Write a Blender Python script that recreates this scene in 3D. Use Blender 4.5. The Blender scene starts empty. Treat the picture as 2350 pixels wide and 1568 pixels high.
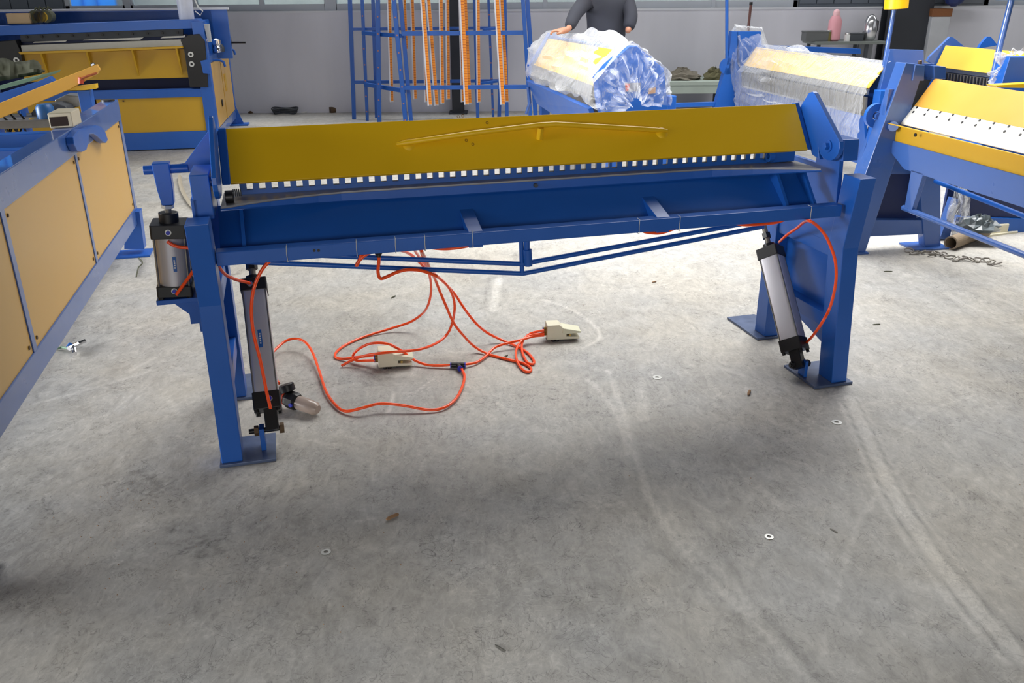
import bpy, bmesh, math, random
import numpy as np
from mathutils import Vector, Matrix
random.seed(7)
# ---------------------------------------------------------------- camera
F = 1950.0; YH = -20.0; ROLL = 0.008; CAMH = 1.6; CX, CY = 1175.0, 784.0
_p = math.atan((CY - YH) / F); CP, SP = math.cos(_p), math.sin(_p)
FWD = np.array([0, CP, -SP]); _u0 = np.cross([1., 0, 0], FWD)
RT = math.cos(ROLL) * np.array([1., 0, 0]) - math.sin(ROLL) * _u0
UP = math.sin(ROLL) * np.array([1., 0, 0]) + math.cos(ROLL) * _u0
CO = np.array([0, 0, CAMH])
sc = bpy.context.scene
cam_d = bpy.data.cameras.new('camera'); cam_d.sensor_width = 36; cam_d.lens = F * 36 / 2350
cam_d.clip_end = 200
cam = bpy.data.objects.new('camera', cam_d); sc.collection.objects.link(cam)
m = Matrix.Identity(4)
for i in range(3):
    m[i][0] = RT[i]; m[i][1] = UP[i]; m[i][2] = -FWD[i]; m[i][3] = CO[i]
cam.matrix_world = m
sc.camera = cam
# ---------------------------------------------------------------- world, lights, exposure
w = bpy.data.worlds.new('sky'); sc.world = w; w.use_nodes = True
bg = w.node_tree.nodes['Background']; bg.inputs[0].default_value = (0.90, 0.94, 1.0, 1); bg.inputs[1].default_value = 0.05
def area(name, loc, target, sx, sy, e, col=(1, 1, 1), spread=180):
    d = bpy.data.lights.new(name, 'AREA'); d.shape = 'RECTANGLE'; d.size = sx; d.size_y = sy; d.energy = e; d.color = col; d.spread = math.radians(spread)
    o = bpy.data.objects.new(name, d); sc.collection.objects.link(o); o.location = loc
    v = Vector(target) - Vector(loc); o.rotation_euler = v.to_track_quat('-Z', 'Y').to_euler(); return o
area('roof_skylight', (2.0, 6.25, 4.0), (2.0, 6.25, 0), 5.8, 2.0, 285, (1.0, 0.99, 0.97), 125)
area('roof_skylight', (2.4, 8.0, 4.4), (2.4, 8.0, 0), 8, 1.3, 170, (1.0, 0.99, 0.97), 140)
area('clerestory_window', (1.0, 12.3, 4.9), (0.6, 4.0, 0.5), 15, 2.2, 60, (0.97, 0.985, 1.0))
area('front_fill', (0.0, -8.0, 1.7), (0.3, 4.0, 1.0), 13, 2.4, 430, (1.0, 0.98, 0.95))  # unseen fill lamp added behind the camera to lift camera-facing surfaces
area('side_fill', (-9.5, 2.2, 1.9), (0.6, 3.6, 1.0), 8, 2.4, 400, (0.95, 0.97, 1.0), 75)  # unseen fill lamp added at the left to brighten left-facing sides
area('side_fill', (10.0, 6.0, 3.0), (0, 5.0, 0.6), 9, 2.4, 55, (0.95, 0.97, 1.0))  # weaker unseen fill added at the right for right-facing sides
area('yard_daylight', (0.0, 13.4, 7.5), (0.0, 18.5, 0.3), 30, 2.0, 2600, (0.96, 0.98, 1.0))
sc.view_settings.view_transform = 'Standard'; sc.view_settings.look = 'None'
sc.view_settings.gamma = 1.0; sc.view_settings.exposure = 0.0; sc.view_settings.use_curve_mapping = False

# ---------------------------------------------------------------- materials
def lin(c):
    return tuple((v / 12.92 if v <= 0.04045 else ((v + 0.055) / 1.055) ** 2.4) for v in [x / 255 for x in c])
MATS = {}
def mat(name, col, rough=0.45, metal=0.0, var=0.12, vs=6.0, bump=0.0, bs=60.0, spec=0.5, stretch=None, coat=0.0, srgb=True):
    if name in MATS: return MATS[name]
    M = bpy.data.materials.new(name); M.use_nodes = True; nt = M.node_tree; N = nt.nodes; L = nt.links
    b = N['Principled BSDF']; c = lin(col) if srgb else col
    b.inputs['Roughness'].default_value = rough; b.inputs['Metallic'].default_value = metal
    b.inputs['Specular IOR Level'].default_value = spec; b.inputs['Coat Weight'].default_value = coat
    tc = N.new('ShaderNodeTexCoord'); mp = N.new('ShaderNodeMapping'); L.new(tc.outputs['Object'], mp.inputs[0])
    if stretch: mp.inputs['Scale'].default_value = stretch
    nz = N.new('ShaderNodeTexNoise'); nz.inputs['Scale'].default_value = vs; nz.inputs['Detail'].default_value = 3 if vs < 10 else 6
    L.new(mp.outputs[0], nz.inputs['Vector'])
    mx = N.new('ShaderNodeMix'); mx.data_type = 'RGBA'; mx.blend_type = 'MIX'
    mx.inputs[6].default_value = (*[v * (1 - var) for v in c], 1); mx.inputs[7].default_value = (*[min(1, v * (1 + var)) for v in c], 1)
    L.new(nz.outputs[0], mx.inputs[0]); L.new(mx.outputs[2], b.inputs['Base Color'])
    mr = N.new('ShaderNodeMapRange'); mr.inputs[1].default_value = 0.3; mr.inputs[2].default_value = 0.7
    mr.inputs[3].default_value = max(0.03, rough - 0.03); mr.inputs[4].default_value = min(1, rough + 0.03)
    L.new(nz.outputs[0], mr.inputs[0]); L.new(mr.outputs[0], b.inputs['Roughness'])
    if bump > 0:
        n2 = N.new('ShaderNodeTexNoise'); n2.inputs['Scale'].default_value = bs; n2.inputs['Detail'].default_value = 4
        L.new(mp.outputs[0], n2.inputs['Vector'])
        bp = N.new('ShaderNodeBump'); bp.inputs['Strength'].default_value = bump; bp.inputs['Distance'].default_value = 0.002
        L.new(n2.outputs[0], bp.inputs['Height']); L.new(bp.outputs[0], b.inputs['Normal'])
    MATS[name] = M; return M
BLUE = mat('blue_paint', (27, 88, 173), 0.34, var=0.10, bump=0.15, bs=45)
BLUEL = mat('pale_blue_paint', (56, 92, 158), 0.30, var=0.04, coat=0.5)
WORN = mat('worn_plate', (84, 98, 128), 0.32, metal=0.2, var=0.35, vs=16, bump=0.4, bs=35)
NAVY = mat('navy_paint', (14, 34, 84), 0.5, var=0.15)
YEL = mat('yellow_paint', (224, 178, 14), 0.36, var=0.07, vs=3, bump=0.08, bs=30)
YEL2 = mat('dimmed_yellow', (196, 152, 26), 0.4, var=0.07, vs=3)  # darker copy of the yellow: dimmer light at the shear put into its colour
YELP = mat('panel_yellow', (200, 156, 72), 0.30, var=0.06, vs=1.2)
BLACK = mat('black_iron', (22, 21, 21), 0.42, var=0.2)
STEEL = mat('bare_steel', (150, 148, 140), 0.36, metal=0.85, var=0.2, vs=14)
DULL = mat('dull_steel', (120, 116, 108), 0.5, metal=0.5, var=0.25, vs=18)
ALU = mat('aluminium', (196, 194, 198), 0.36, metal=0.4, var=0.05)
CHROME = mat('chrome', (225, 225, 228), 0.12, metal=1.0, var=0.03)
ZINC = mat('zinc', (195, 195, 190), 0.35, metal=0.8, var=0.1)
HOSE = mat('orange_hose', (255, 84, 30), 0.22, var=0.04)
RUST = mat('rusty_bolt', (92, 72, 50), 0.6, metal=0.3, var=0.3, vs=30)
BEIGE = mat('beige_plastic', (214, 208, 184), 0.45, var=0.04)
WHITEP = mat('white_sheet', (240, 236, 224), 0.2, var=0.02, coat=0.6, spec=0.8)
CARD = mat('cardboard', (186, 160, 124), 0.8, var=0.15)
DKGREY = mat('dark_grey_steel', (58, 62, 68), 0.5, var=0.15)
RUBBER = mat('clear_plastic_bowl', (168, 150, 138), 0.25, var=0.1)
FITB = mat('blue_collar', (40, 50, 170), 0.35)
BRASS = mat('brass', (170, 140, 80), 0.35, metal=0.8)
SKIN = mat('skin', (170, 118, 92), 0.5)
JACKET = mat('dark_jacket', (40, 42, 52), 0.85, var=0.3, vs=5, bump=0.5, bs=12)
TROUSER = mat('dark_trousers', (34, 35, 42), 0.85, var=0.2)
HAIR = mat('black_hair', (18, 16, 16), 0.6)
PINK = mat('pink_enamel', (214, 150, 158), 0.4, var=0.05)
GREENT = mat('green_sheet', (110, 140, 116), 0.7, var=0.15)
OLIVE = mat('olive_tarp', (78, 80, 62), 0.85, var=0.3, bump=0.5, bs=10)
WIREM = mat('pale_tie', (190, 190, 186), 0.4)
WOODB = mat('wood_bit', (150, 116, 84), 0.8, var=0.3, vs=40)
PAPER = mat('white_paper', (215, 215, 212), 0.8, var=0.05)
LABELB = mat('label_blue', (24, 88, 160), 0.5, var=0.03)
REDM = mat('red_paint', (196, 70, 40), 0.5)
PIPEM = mat('rusty_pipe', (128, 112, 92), 0.7, var=0.3, vs=12)
# ---------------------------------------------------------------- geometry helpers
def V3(a): return Vector((float(a[0]), float(a[1]), float(a[2])))
class MB:
    def __init__(s): s.v = []; s.f = []; s.sm = []
    def add(s, vs, fs, smooth=False):
        o = len(s.v); s.v += [tuple(map(float, v)) for v in vs]
        for f in fs: s.f.append([i + o for i in f]); s.sm.append(smooth)
        return s
    def hexa(s, p):   # 8 points: bottom 4 ccw, top 4 ccw
        return s.add(p, [(3, 2, 1, 0), (4, 5, 6, 7), (0, 1, 5, 4), (1, 2, 6, 5), (2, 3, 7, 6), (3, 0, 4, 7)])
    def prism(s, pts, vec, smooth=False):
        n = len(pts); pts = [np.array(q, float) for q in pts]; vec = np.array(vec, float)
        vs = pts + [q + vec for q in pts]
        fs = [tuple(range(n))[::-1], tuple(range(n, 2 * n))]
        s.add(vs, fs); o = len(s.v) - 2 * n
        for i in range(n):
            j = (i + 1) % n; s.f.append([o + i, o + j, o + n + j, o + n + i]); s.sm.append(smooth)
        return s
    def cyl(s, p0, p1, r0, r1=None, seg=16, caps=True, smooth=True, ref=None):
        r1 = r0 if r1 is None else r1
        p0 = V3(p0); p1 = V3(p1); d = (p1 - p0).normalized()
        a = V3(ref) if ref is not None else (Vector((0, 0, 1)) if abs(d.z) < 0.9 else Vector((1, 0, 0)))
        a = (a - d * a.dot(d)).normalized(); b = d.cross(a)
        vs = []
        for p, r in ((p0, r0), (p1, r1)):
            for i in range(seg):
                t = 2 * math.pi * (i + .5) / seg; vs.append(p + (a * math.cos(t) + b * math.sin(t)) * r)
        s.add(vs, [(i, (i + 1) % seg, seg + (i + 1) % seg, seg + i) for i in range(seg)], smooth)
        if caps: s.add(vs, [tuple(range(seg))[::-1], tuple(range(seg, 2 * seg))])
        return s
    def tube(s, pts, r, seg=8, smooth=True, closed=False):
        pts = [V3(p) for p in pts]; n = len(pts); rings = []; prev = None
        for i, p in enumerate(pts):
            if closed: t = (pts[(i + 1) % n] - pts[i - 1]).normalized()
            else: t = (pts[min(i + 1, n - 1)] - pts[max(i - 1, 0)]).normalized()
            if prev is None: a = Vector((0, 0, 1)) if abs(t.z) < .9 else Vector((1, 0, 0))
            else: a = prev
            a = (a - t * a.dot(t)).normalized(); prev = a; b = t.cross(a)
            rr = r[i] if isinstance(r, (list, tuple)) else r
            rings.append([p + (a * math.cos(2 * math.pi * k / seg) + b * math.sin(2 * math.pi * k / seg)) * rr for k in range(seg)])
        vs = [q for rg in rings for q in rg]; fs = []
        for i in range(n if closed else n - 1):
            j = (i + 1) % n
            for k in range(seg):
                l = (k + 1) % seg; fs.append((i * seg + k, i * seg + l, j * seg + l, j * seg + k))
        s.add(vs, fs, smooth)
        if not closed: s.add(vs, [tuple(range(seg))[::-1], tuple(range((n - 1) * seg, n * seg))])
        return s
    def lathe(s, base, prof, seg=20, ax=(0, 0, 1), smooth=True):
        base = V3(base); d = V3(ax).normalized(); a = Vector((1, 0, 0)) if abs(d.x) < .9 else Vector((0, 1, 0))
        a = (a - d * a.dot(d)).normalized(); b = d.cross(a); n = len(prof); vs = []
        for r, h in prof:
            for k in range(seg):
                t = 2 * math.pi * k / seg; vs.append(base + d * h + (a * math.cos(t) + b * math.sin(t)) * r)
        fs = [(i * seg + k, i * seg + (k + 1) % seg, (i + 1) * seg + (k + 1) % seg, (i + 1) * seg + k) for i in range(n - 1) for k in range(seg)]
        s.add(vs, fs, smooth); s.add(vs, [tuple(range(seg))[::-1], tuple(range((n - 1) * seg, n * seg))]); return s
    def ring(s, c, r0, r1, h, seg=24, ax=(0, 0, 1)):
        c = V3(c); d = V3(ax).normalized(); a = Vector((1, 0, 0)) if abs(d.x) < .9 else Vector((0, 1, 0))
        a = (a - d * a.dot(d)).normalized(); b = d.cross(a); vs = []
        for r, z in ((r0, 0), (r1, 0), (r1, h), (r0, h)):
            for k in range(seg):
                t = 2 * math.pi * k / seg; vs.append(c + d * z + (a * math.cos(t) + b * math.sin(t)) * r)
        s.add(vs, [(q * seg + k, q * seg + (k + 1) % seg, ((q + 1) % 4) * seg + (k + 1) % seg, ((q + 1) % 4) * seg + k) for q in range(4) for k in range(seg)]); return s
    def build(s, name, material, parent=None, loc=None, bevel=0.0, label=None):
        me = bpy.data.meshes.new(name)
        if parent is not None: off = world_loc(parent)
        else:
            a = np.array(s.v); off = Vector(((a[:, 0].min() + a[:, 0].max()) / 2, (a[:, 1].min() + a[:, 1].max()) / 2, a[:, 2].min())) if loc is None else V3(loc)
        me.from_pydata([(v[0] - off.x, v[1] - off.y, v[2] - off.z) for v in s.v], [], s.f)
        me.polygons.foreach_set('use_smooth', s.sm)
        bm = bmesh.new(); bm.from_mesh(me); bmesh.ops.remove_doubles(bm, verts=bm.verts, dist=1e-5)
        bmesh.ops.recalc_face_normals(bm, faces=bm.faces); bm.to_mesh(me); bm.free()
        me.materials.append(material); me.update()
        if any(s.sm): me.set_sharp_from_angle(angle=math.radians(42))
        o = bpy.data.objects.new(name, me); sc.collection.objects.link(o)
        if parent is not None: o.parent = parent
        else: o.location = off
        if bevel > 0:
            md = o.modifiers.new('bevel', 'BEVEL'); md.width = bevel; md.segments = 2; md.limit_method = 'ANGLE'; md.angle_limit = math.radians(40)
        if label: o['label'] = label
        return o
def world_loc(o):
    v = Vector(o.location)
    while o.parent is not None: o = o.parent; v = v + Vector(o.location)
    return v
def tag(o, label, cat, group=None, kind=None):
    if label: o['label'] = label
    if cat: o['category'] = cat
    if group: o['group'] = group
    if kind: o['kind'] = kind
    return o
def thing(name, label, cat, loc, group=None):
    o = bpy.data.objects.new(name, None); sc.collection.objects.link(o); o.empty_display_size = 0.1
    o.location = V3(loc); return tag(o, label, cat, group)
def struct(mb, name, m, label=None, loc=None, bevel=0):
    o = mb.build(name, m, None, loc, bevel); o['kind'] = 'structure'
    if label: o['label'] = label
    return o
class Fr:   # a local frame standing on the floor: e1 along, e2 depth, z up; sight lines give measured points on its planes
    def __init__(s, o, e1):
        s.o = np.array(o, float); s.e1 = np.array(e1, float) / np.linalg.norm(e1); s.e2 = np.array([-s.e1[1], s.e1[0], 0.]); s.z = np.array([0, 0, 1.])
    def __call__(s, x, y, z): return s.o + s.e1 * x + s.e2 * y + s.z * z
    def loc(s, P): P = P - s.o; return np.array([P @ s.e1, P @ s.e2, P[2]])
    def _pl(s, px, py, p0, n): d = ray(px, py); return s.loc(CO + ((p0 - CO) @ n) / (d @ n) * d)
    def X(s, px, py, x): return s._pl(px, py, s.o + s.e1 * x, s.e1)
    def Y(s, px, py, y): return s._pl(px, py, s.o + s.e2 * y, s.e2)
    def Z(s, px, py, z): return s._pl(px, py, np.array([0, 0, z]), s.z)
    def box(s, mb, x0, x1, y0, y1, z0, z1, shx=0.0):
        q = []
        for z in (z0, z1):
            for x, y in ((x0, y0), (x1, y0), (x1, y1), (x0, y1)): q.append(s(x + shx * z, y, z))
        return mb.hexa(q)
    def b(s, name, m, parent, x0, x1, y0, y1, z0, z1, bevel=0.0015, shx=0.0, label=None):
        return s.box(MB(), x0, x1, y0, y1, z0, z1, shx).build(name, m, parent, bevel=bevel, label=label)
def ray(x, y): return FWD + RT * (x - CX) / F - UP * (y - CY) / F
def onZ(x, y, z=0.0): d = ray(x, y); return CO + (z - CAMH) / d[2] * d
def smooth_path(pts, n=8):
    P = [np.array(p, float) for p in pts]; out = []
    for i in range(len(P) - 1):
        p0 = P[max(i - 1, 0)]; p1 = P[i]; p2 = P[i + 1]; p3 = P[min(i + 2, len(P) - 1)]
        for k in range(n):
            t = k / n
            out.append(.5 * ((2 * p1) + (-p0 + p2) * t + (2 * p0 - 5 * p1 + 4 * p2 - p3) * t * t + (-p0 + 3 * p1 - 3 * p2 + p3) * t ** 3))
    out.append(P[-1]); return out
def print_marks(origin, ex, ey, n, w_, h_, m, parent):   # small illegible print on a label
    ex = np.array(ex) / np.linalg.norm(ex); ey = np.array(ey) / np.linalg.norm(ey); mb = MB()
    for i in range(n):
        c = np.array(origin) + ex * (i - (n - 1) / 2) * w_ * 1.5; ez = np.cross(ex, ey) * .0003
        q = [c + ex * a * w_ / 2 + ey * b * h_ / 2 for a, b in ((-1, -1), (1, -1), (1, 1), (-1, 1))]; mb.hexa([p - ez for p in q] + [p + ez for p in q])
    return mb.build('label_print', m, parent)
WY = 12.6     # back wall
SILL = 1.345
# ---------------------------------------------------------------- floor
def seg_dist(X, Y, a, b):
    dx, dy = b[0] - a[0], b[1] - a[1]; L2 = dx * dx + dy * dy + 1e-9
    t = np.clip(((X - a[0]) * dx + (Y - a[1]) * dy) / L2, 0, 1)
    return np.hypot(X - a[0] - t * dx, Y - a[1] - t * dy)
def poly_dist(X, Y, pts):
    pts = smooth_path([onZ(*q) for q in pts], 4); d = np.full(X.shape, 9.)
    for a, b in zip(pts[:-1], pts[1:]): d = np.minimum(d, seg_dist(X, Y, a, b))
    return d
def make_floor():
    xs = np.concatenate([np.arange(-12, -3.2, .4), np.arange(-3.2, 3.6, .014), np.arange(3.6, 12.1, .4)])
    ys = np.concatenate([np.arange(-4, 1.2, .4), np.arange(1.2, 5.0, .014), np.arange(5.0, 13.1, .12)])
    X, Y = np.meshgrid(xs, ys); tr = np.zeros(X.shape); dk = np.zeros(X.shape)
    def light(pts, wd, s, soft=.45):
        nonlocal tr
        d = poly_dist(X, Y, pts); tr = np.maximum(tr, s * np.clip((wd - d) / (wd * soft), 0, 1))
    def dark(pts, wd, s, soft=.6):
        nonlocal dk
        d = poly_dist(X, Y, pts); dk = np.maximum(dk, s * np.clip((wd - d) / (wd * soft), 0, 1))
    T1 = [(1950, 915), (1985, 990), (2020, 1070), (2060, 1150), (2110, 1230), (2165, 1305), (2240, 1395), (2350, 1515)]
    light(T1, .034, .75)
    light([(x - 22 - (y - 915) * .03, y + 10) for x, y in T1], .012, .7)
    light([(x + 20 + (y - 915) * .05, y - 5) for x, y in T1], .010, .35)
    dark([(x + 14 + (y - 915) * .03, y) for x, y in T1], .008, .55)
    dark([(x - 14 - (y - 915) * .02, y + 6) for x, y in T1], .006, .5)
    light([(1395, 850), (1425, 930), (1445, 1000), (1465, 1070), (1490, 1140), (1530, 1210), (1580, 1275), (1640, 1340), (1700, 1400), (1800, 1500), (1860, 1568)], .016, .6)
    light([(1540, 1180), (1580, 1240), (1640, 1300), (1710, 1370), (1760, 1450), (1820, 1520)], .02, .35)
    dark([(1580, 1165), (1630, 1230), (1680, 1300), (1730, 1380), (1800, 1460), (1880, 1560)], .012, .45)
    dark([(1330, 1180), (1350, 1300), (1380, 1400), (1440, 1500), (1500, 1560)], .012, .3)
    light([(2010, 1140), (1965, 1220), (1940, 1310), (1920, 1400), (1890, 1500)], .014, .4)
    dark([(1990, 1180), (1960, 1260), (1930, 1370), (1900, 1480)], .012, .35)
    light([(1345, 870), (1380, 900), (1420, 960), (1440, 1040)], .018, .55)
    light([(1470, 880), (1478, 960)], .028, .4)
    light([(1245, 688), (1300, 705), (1350, 735), (1376, 762), (1372, 780), (1340, 798)], .012, .75, .6)
    light([(1145, 640), (1132, 712)], .030, .7)
    dark([(1122, 640), (1110, 700)], .012, .5)
    light([(83, 926), (200, 895), (356, 848)], .016, .35)
    light([(905, 905), (890, 945)], .008, .7); light([(925, 920), (1000, 865)], .005, .6)
    light([(820, 1197), (862, 1190)], .005, .7); light([(1140, 925), (1210, 970)], .01, .4)
    light([(2240, 905), (2120, 950), (2050, 1020)], .010, .3); light([(1745, 1120), (1790, 1160)], .02, .35)
    dark([(60, 1290), (90, 1230), (110, 1160)], .02, .35); dark([(1200, 1310), (1250, 1300), (1330, 1306)], .01, .35)
    dark([(1215, 1330), (1260, 1345), (1340, 1350)], .008, .35)
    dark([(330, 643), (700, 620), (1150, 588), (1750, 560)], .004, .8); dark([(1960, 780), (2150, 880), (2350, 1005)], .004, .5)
    rng = np.random.RandomState(4)
    for c, r, n, s in (((345, 1108), 55, 34, .8), ((450, 1245), 62, 34, .85), ((300, 1130), 90, 16, .4), ((170, 1420), 130, 16, .35),
                       ((1250, 1060), 200, 26, .35), ((700, 1100), 150, 20, .4), ((1150, 960), 120, 16, .35), ((900, 1420), 260, 26, .3),
                       ((1650, 950), 200, 22, .3), ((500, 1450), 200, 22, .35), ((2150, 1050), 150, 12, .3), ((1300, 1480), 250, 22, .3), ((950, 1050), 250, 20, .3),
                       ((150, 1000), 120, 14, .35), ((860, 860), 50, 12, .6), ((600, 1150), 90, 16, .5)):
        for k in range(n):
            a = rng.rand() * 6.28; q = rng.rand() ** .6 * r; x = c[0] + q * math.cos(a) * 1.2; y = min(1560, c[1] + q * math.sin(a) * .6)
            t = rng.choice([.4, -.5, .1]) + rng.randn() * .35; l = 8 + rng.rand() * 26
            dark([(x, y), (x + l * math.cos(t) * .5, y + l * math.sin(t) * .4 + rng.randn() * 3), (x + l * math.cos(t), y + l * math.sin(t) * .7)], .0075, s * (.5 + .5 * rng.rand()))
    for k in range(120):
        x = rng.rand() * 2350; y = 700 + rng.rand() * 850; t = rng.rand() * 3.14; l = 15 + rng.rand() * 60
        light([(x, y), (x + l * math.cos(t) * .5 + rng.randn() * 5, y + l * math.sin(t) * .4), (x + l * math.cos(t), y + l * math.sin(t) * .7)], .004 + rng.rand() * .010, .12 + .25 * rng.rand())
    # worn, stained ground under and in front of the left leg
    for c, r, s in (((560, 1200), .32, .35), ((350, 1130), .22, .30), ((840, 870), .16, .3), ((1260, 1310), .30, .22), ((100, 1250), .35, .2)):
        P = onZ(*c); d = np.hypot(X - P[0], (Y - P[1]) * 1.3); dk = np.maximum(dk, s * np.clip(1 - d / r, 0, 1) ** .8)
    n, mm = X.shape; vs = np.stack([X.ravel(), Y.ravel(), np.zeros(X.size)], 1)
    i = np.arange((n - 1) * mm).reshape(n - 1, mm)[:, :-1].ravel(); fs = np.stack([i, i + 1, i + mm + 1, i + mm], 1)
    me = bpy.data.meshes.new('floor'); me.vertices.add(len(vs)); me.vertices.foreach_set('co', vs.ravel())
    me.loops.add(fs.size); me.loops.foreach_set('vertex_index', fs.ravel().astype(np.int32)); me.polygons.add(len(fs))
    me.polygons.foreach_set('loop_start', (np.arange(len(fs)) * 4).astype(np.int32)); me.update(calc_edges=True)
    for nm, arr in (('scuff', tr), ('grime', dk)):
        at = me.attributes.new(nm, 'FLOAT', 'POINT'); at.data.foreach_set('value', arr.ravel().astype(np.float32))
    M = bpy.data.materials.new('concrete'); M.use_nodes = True; nt = M.node_tree; N = nt.nodes; L = nt.links; b = N['Principled BSDF']
    tc = N.new('ShaderNodeTexCoord')
    def noise(sc_, det, dist=0, stretch=None, rough=.6, rot=0):
        mp = N.new('ShaderNodeMapping'); mp.inputs['Scale'].default_value = stretch or (1, 1, 1); mp.inputs['Rotation'].default_value = (0, 0, rot)
        L.new(tc.outputs['Object'], mp.inputs[0]); n_ = N.new('ShaderNodeTexNoise'); n_.inputs['Scale'].default_value = sc_; n_.inputs['Detail'].default_value = det
        n_.inputs['Distortion'].default_value = dist; n_.inputs['Roughness'].default_value = rough; L.new(mp.outputs[0], n_.inputs['Vector']); return n_.outputs[0]
    def ramp(src, a, b_, lo, hi):
        r = N.new('ShaderNodeMapRange'); r.inputs[1].default_value = a; r.inputs[2].default_value = b_; r.inputs[3].default_value = lo; r.inputs[4].default_value = hi; L.new(src, r.inputs[0]); return r.outputs[0]
    def math_(op, a, b_):
        q = N.new('ShaderNodeMath'); q.operation = op
        for k, v in enumerate((a, b_)):
            if isinstance(v, (int, float)): q.inputs[k].default_value = v
            else: L.new(v, q.inputs[k])
        return q.outputs[0]
    big = ramp(noise(1.1, 4), .3, .7, -.12, .12)
    med = ramp(noise(5.0, 8, 2.0, (1.4, .8, 1), .65), .3, .7, -.15, .15)
    sweep = ramp(noise(9.0, 7, 2.6, (1.5, .7, 1), .65, .6), .35, .7, -.12, .12)
    spk = ramp(noise(60, 5, .6, (1.3, .8, 1), .7), .25, .75, -.12, .12)
    scr = ramp(noise(30, 3, 2.5, (1.3, 1.0, 1), .5, -.4), .66, .72, 0, -.26)
    scr2 = ramp(noise(24, 3, 3.0, (1.7, .6, 1), .5, .2), .67, .74, 0, -.22)
    pal = ramp(noise(12, 5, 2.5, (1.2, .8, 1), .6, 1.1), .56, .66, 0, .14)
    def lines(sc_, dist, wd, amp, msc, rot=0, stretch=None):
        n_ = noise(sc_, 1.5, dist, stretch, .5, rot); a_ = math_('ABSOLUTE', math_('SUBTRACT', n_, .5), 0)
        l_ = ramp(a_, 0, wd, 1, 0); m_ = ramp(noise(msc, 3, 1.0, None, .6, rot + 1), .5, .62, 0, amp); return math_('MULTIPLY', l_, m_)
    ln = [lines(7, 3.0, .012, -0.43,  3.2), lines(13, 2.5, .018, -0.38,  5.5, .7), lines(22, 2.0, .03, -0.33,  8.0, 1.9), lines(9, 3.0, .03, .20, 3.9, 2.6), lines(17, 2.5, .03, .16, 6.1, .3)]
    atS = N.new('ShaderNodeAttribute'); atS.attribute_name = 'scuff'; atG = N.new('ShaderNodeAttribute'); atG.attribute_name = 'grime'
    rag = ramp(noise(28, 6, 1.6, None, .75), .34, .56, .32, 1.0)
    s1 = math_('MULTIPLY', math_('MULTIPLY', atS.outputs['Fac'], rag), .62)
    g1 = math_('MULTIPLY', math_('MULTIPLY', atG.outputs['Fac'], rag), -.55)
    t = 1.0
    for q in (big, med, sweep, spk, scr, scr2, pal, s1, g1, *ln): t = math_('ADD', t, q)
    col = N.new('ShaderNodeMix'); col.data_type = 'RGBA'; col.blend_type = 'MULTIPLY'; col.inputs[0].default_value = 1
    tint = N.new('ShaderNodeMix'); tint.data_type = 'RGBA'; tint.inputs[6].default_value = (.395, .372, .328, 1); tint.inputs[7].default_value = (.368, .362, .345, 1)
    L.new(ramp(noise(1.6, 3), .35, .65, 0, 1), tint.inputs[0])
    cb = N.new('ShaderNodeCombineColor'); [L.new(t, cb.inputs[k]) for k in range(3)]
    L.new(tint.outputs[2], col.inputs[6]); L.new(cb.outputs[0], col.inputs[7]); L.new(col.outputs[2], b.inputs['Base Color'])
    L.new(ramp(noise(6, 6, 1.0), .3, .7, .42, .62), b.inputs['Roughness']); b.inputs['Specular IOR Level'].default_value = .45
    bp = N.new('ShaderNodeBump'); bp.inputs['Strength'].default_value = .35; bp.inputs['Distance'].default_value = .0015
    L.new(math_('ADD', math_('ADD', spk, sweep), math_('ADD', scr, scr2)), bp.inputs['Height']); L.new(bp.outputs[0], b.inputs['Normal'])
    me.materials.append(M); o = bpy.data.objects.new('floor', me); sc.collection.objects.link(o); o['kind'] = 'structure'
    return o
make_floor()
# ---------------------------------------------------------------- back wall, ledge, windows, columns
WALLM = mat('painted_wall', (214, 214, 222), 0.7, var=0.15, vs=2.2, bump=0.2, bs=20, stretch=(1, 1, .25))
FRAMEM = mat('window_aluminium', (186, 192, 200), 0.4, var=0.05)
CLAD = mat('grey_cladding', (96, 104, 114), 0.5, var=0.08)
COLM = mat('dark_column', (44, 47, 54), 0.55, var=0.1)
LEDGE = mat('ledge_stone', (212, 214, 220), 0.4, var=0.05)
def wY(px, py, y=WY): d = ray(px, py); return CO + y / d[1] * d
def bx(mb, x0, x1, y0, y1, z0, z1):
    return mb.hexa([(x, y, z) for z in (z0, z1) for x, y in ((x0, y0), (x1, y0), (x1, y1), (x0, y1))])
def bxo(x0, x1, y0, y1, z0, z1, name, m, parent=None, bevel=0.0, label=None):
    return bx(MB(), x0, x1, y0, y1, z0, z1).build(name, m, parent, bevel=bevel, label=label)
struct(bx(MB(), -12, 12, WY, WY + .24, 0, SILL), 'wall_back', WALLM, 'low white painted wall under the windows')
struct(bx(MB(), -12, 12, WY - .03, WY + .3, SILL, SILL + .025), 'trim_1', LEDGE, 'pale window ledge along the top of the low wall')
struct(bx(MB(), -12, 12, WY, WY + .2, 2.75, 3.6), 'wall_back', CLAD)
def glass_mat():
    M = bpy.data.materials.new('window_glass'); M.use_nodes = True; b = M.node_tree.nodes['Principled BSDF']
    b.inputs['Base Color'].default_value = (.75, .85, .88, 1); b.inputs['Transmission Weight'].default_value = .9; b.inputs['Roughness'].default_value = .12; b.inputs['IOR'].default_value = 1.1
    return M
GLASS = glass_mat()
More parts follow.
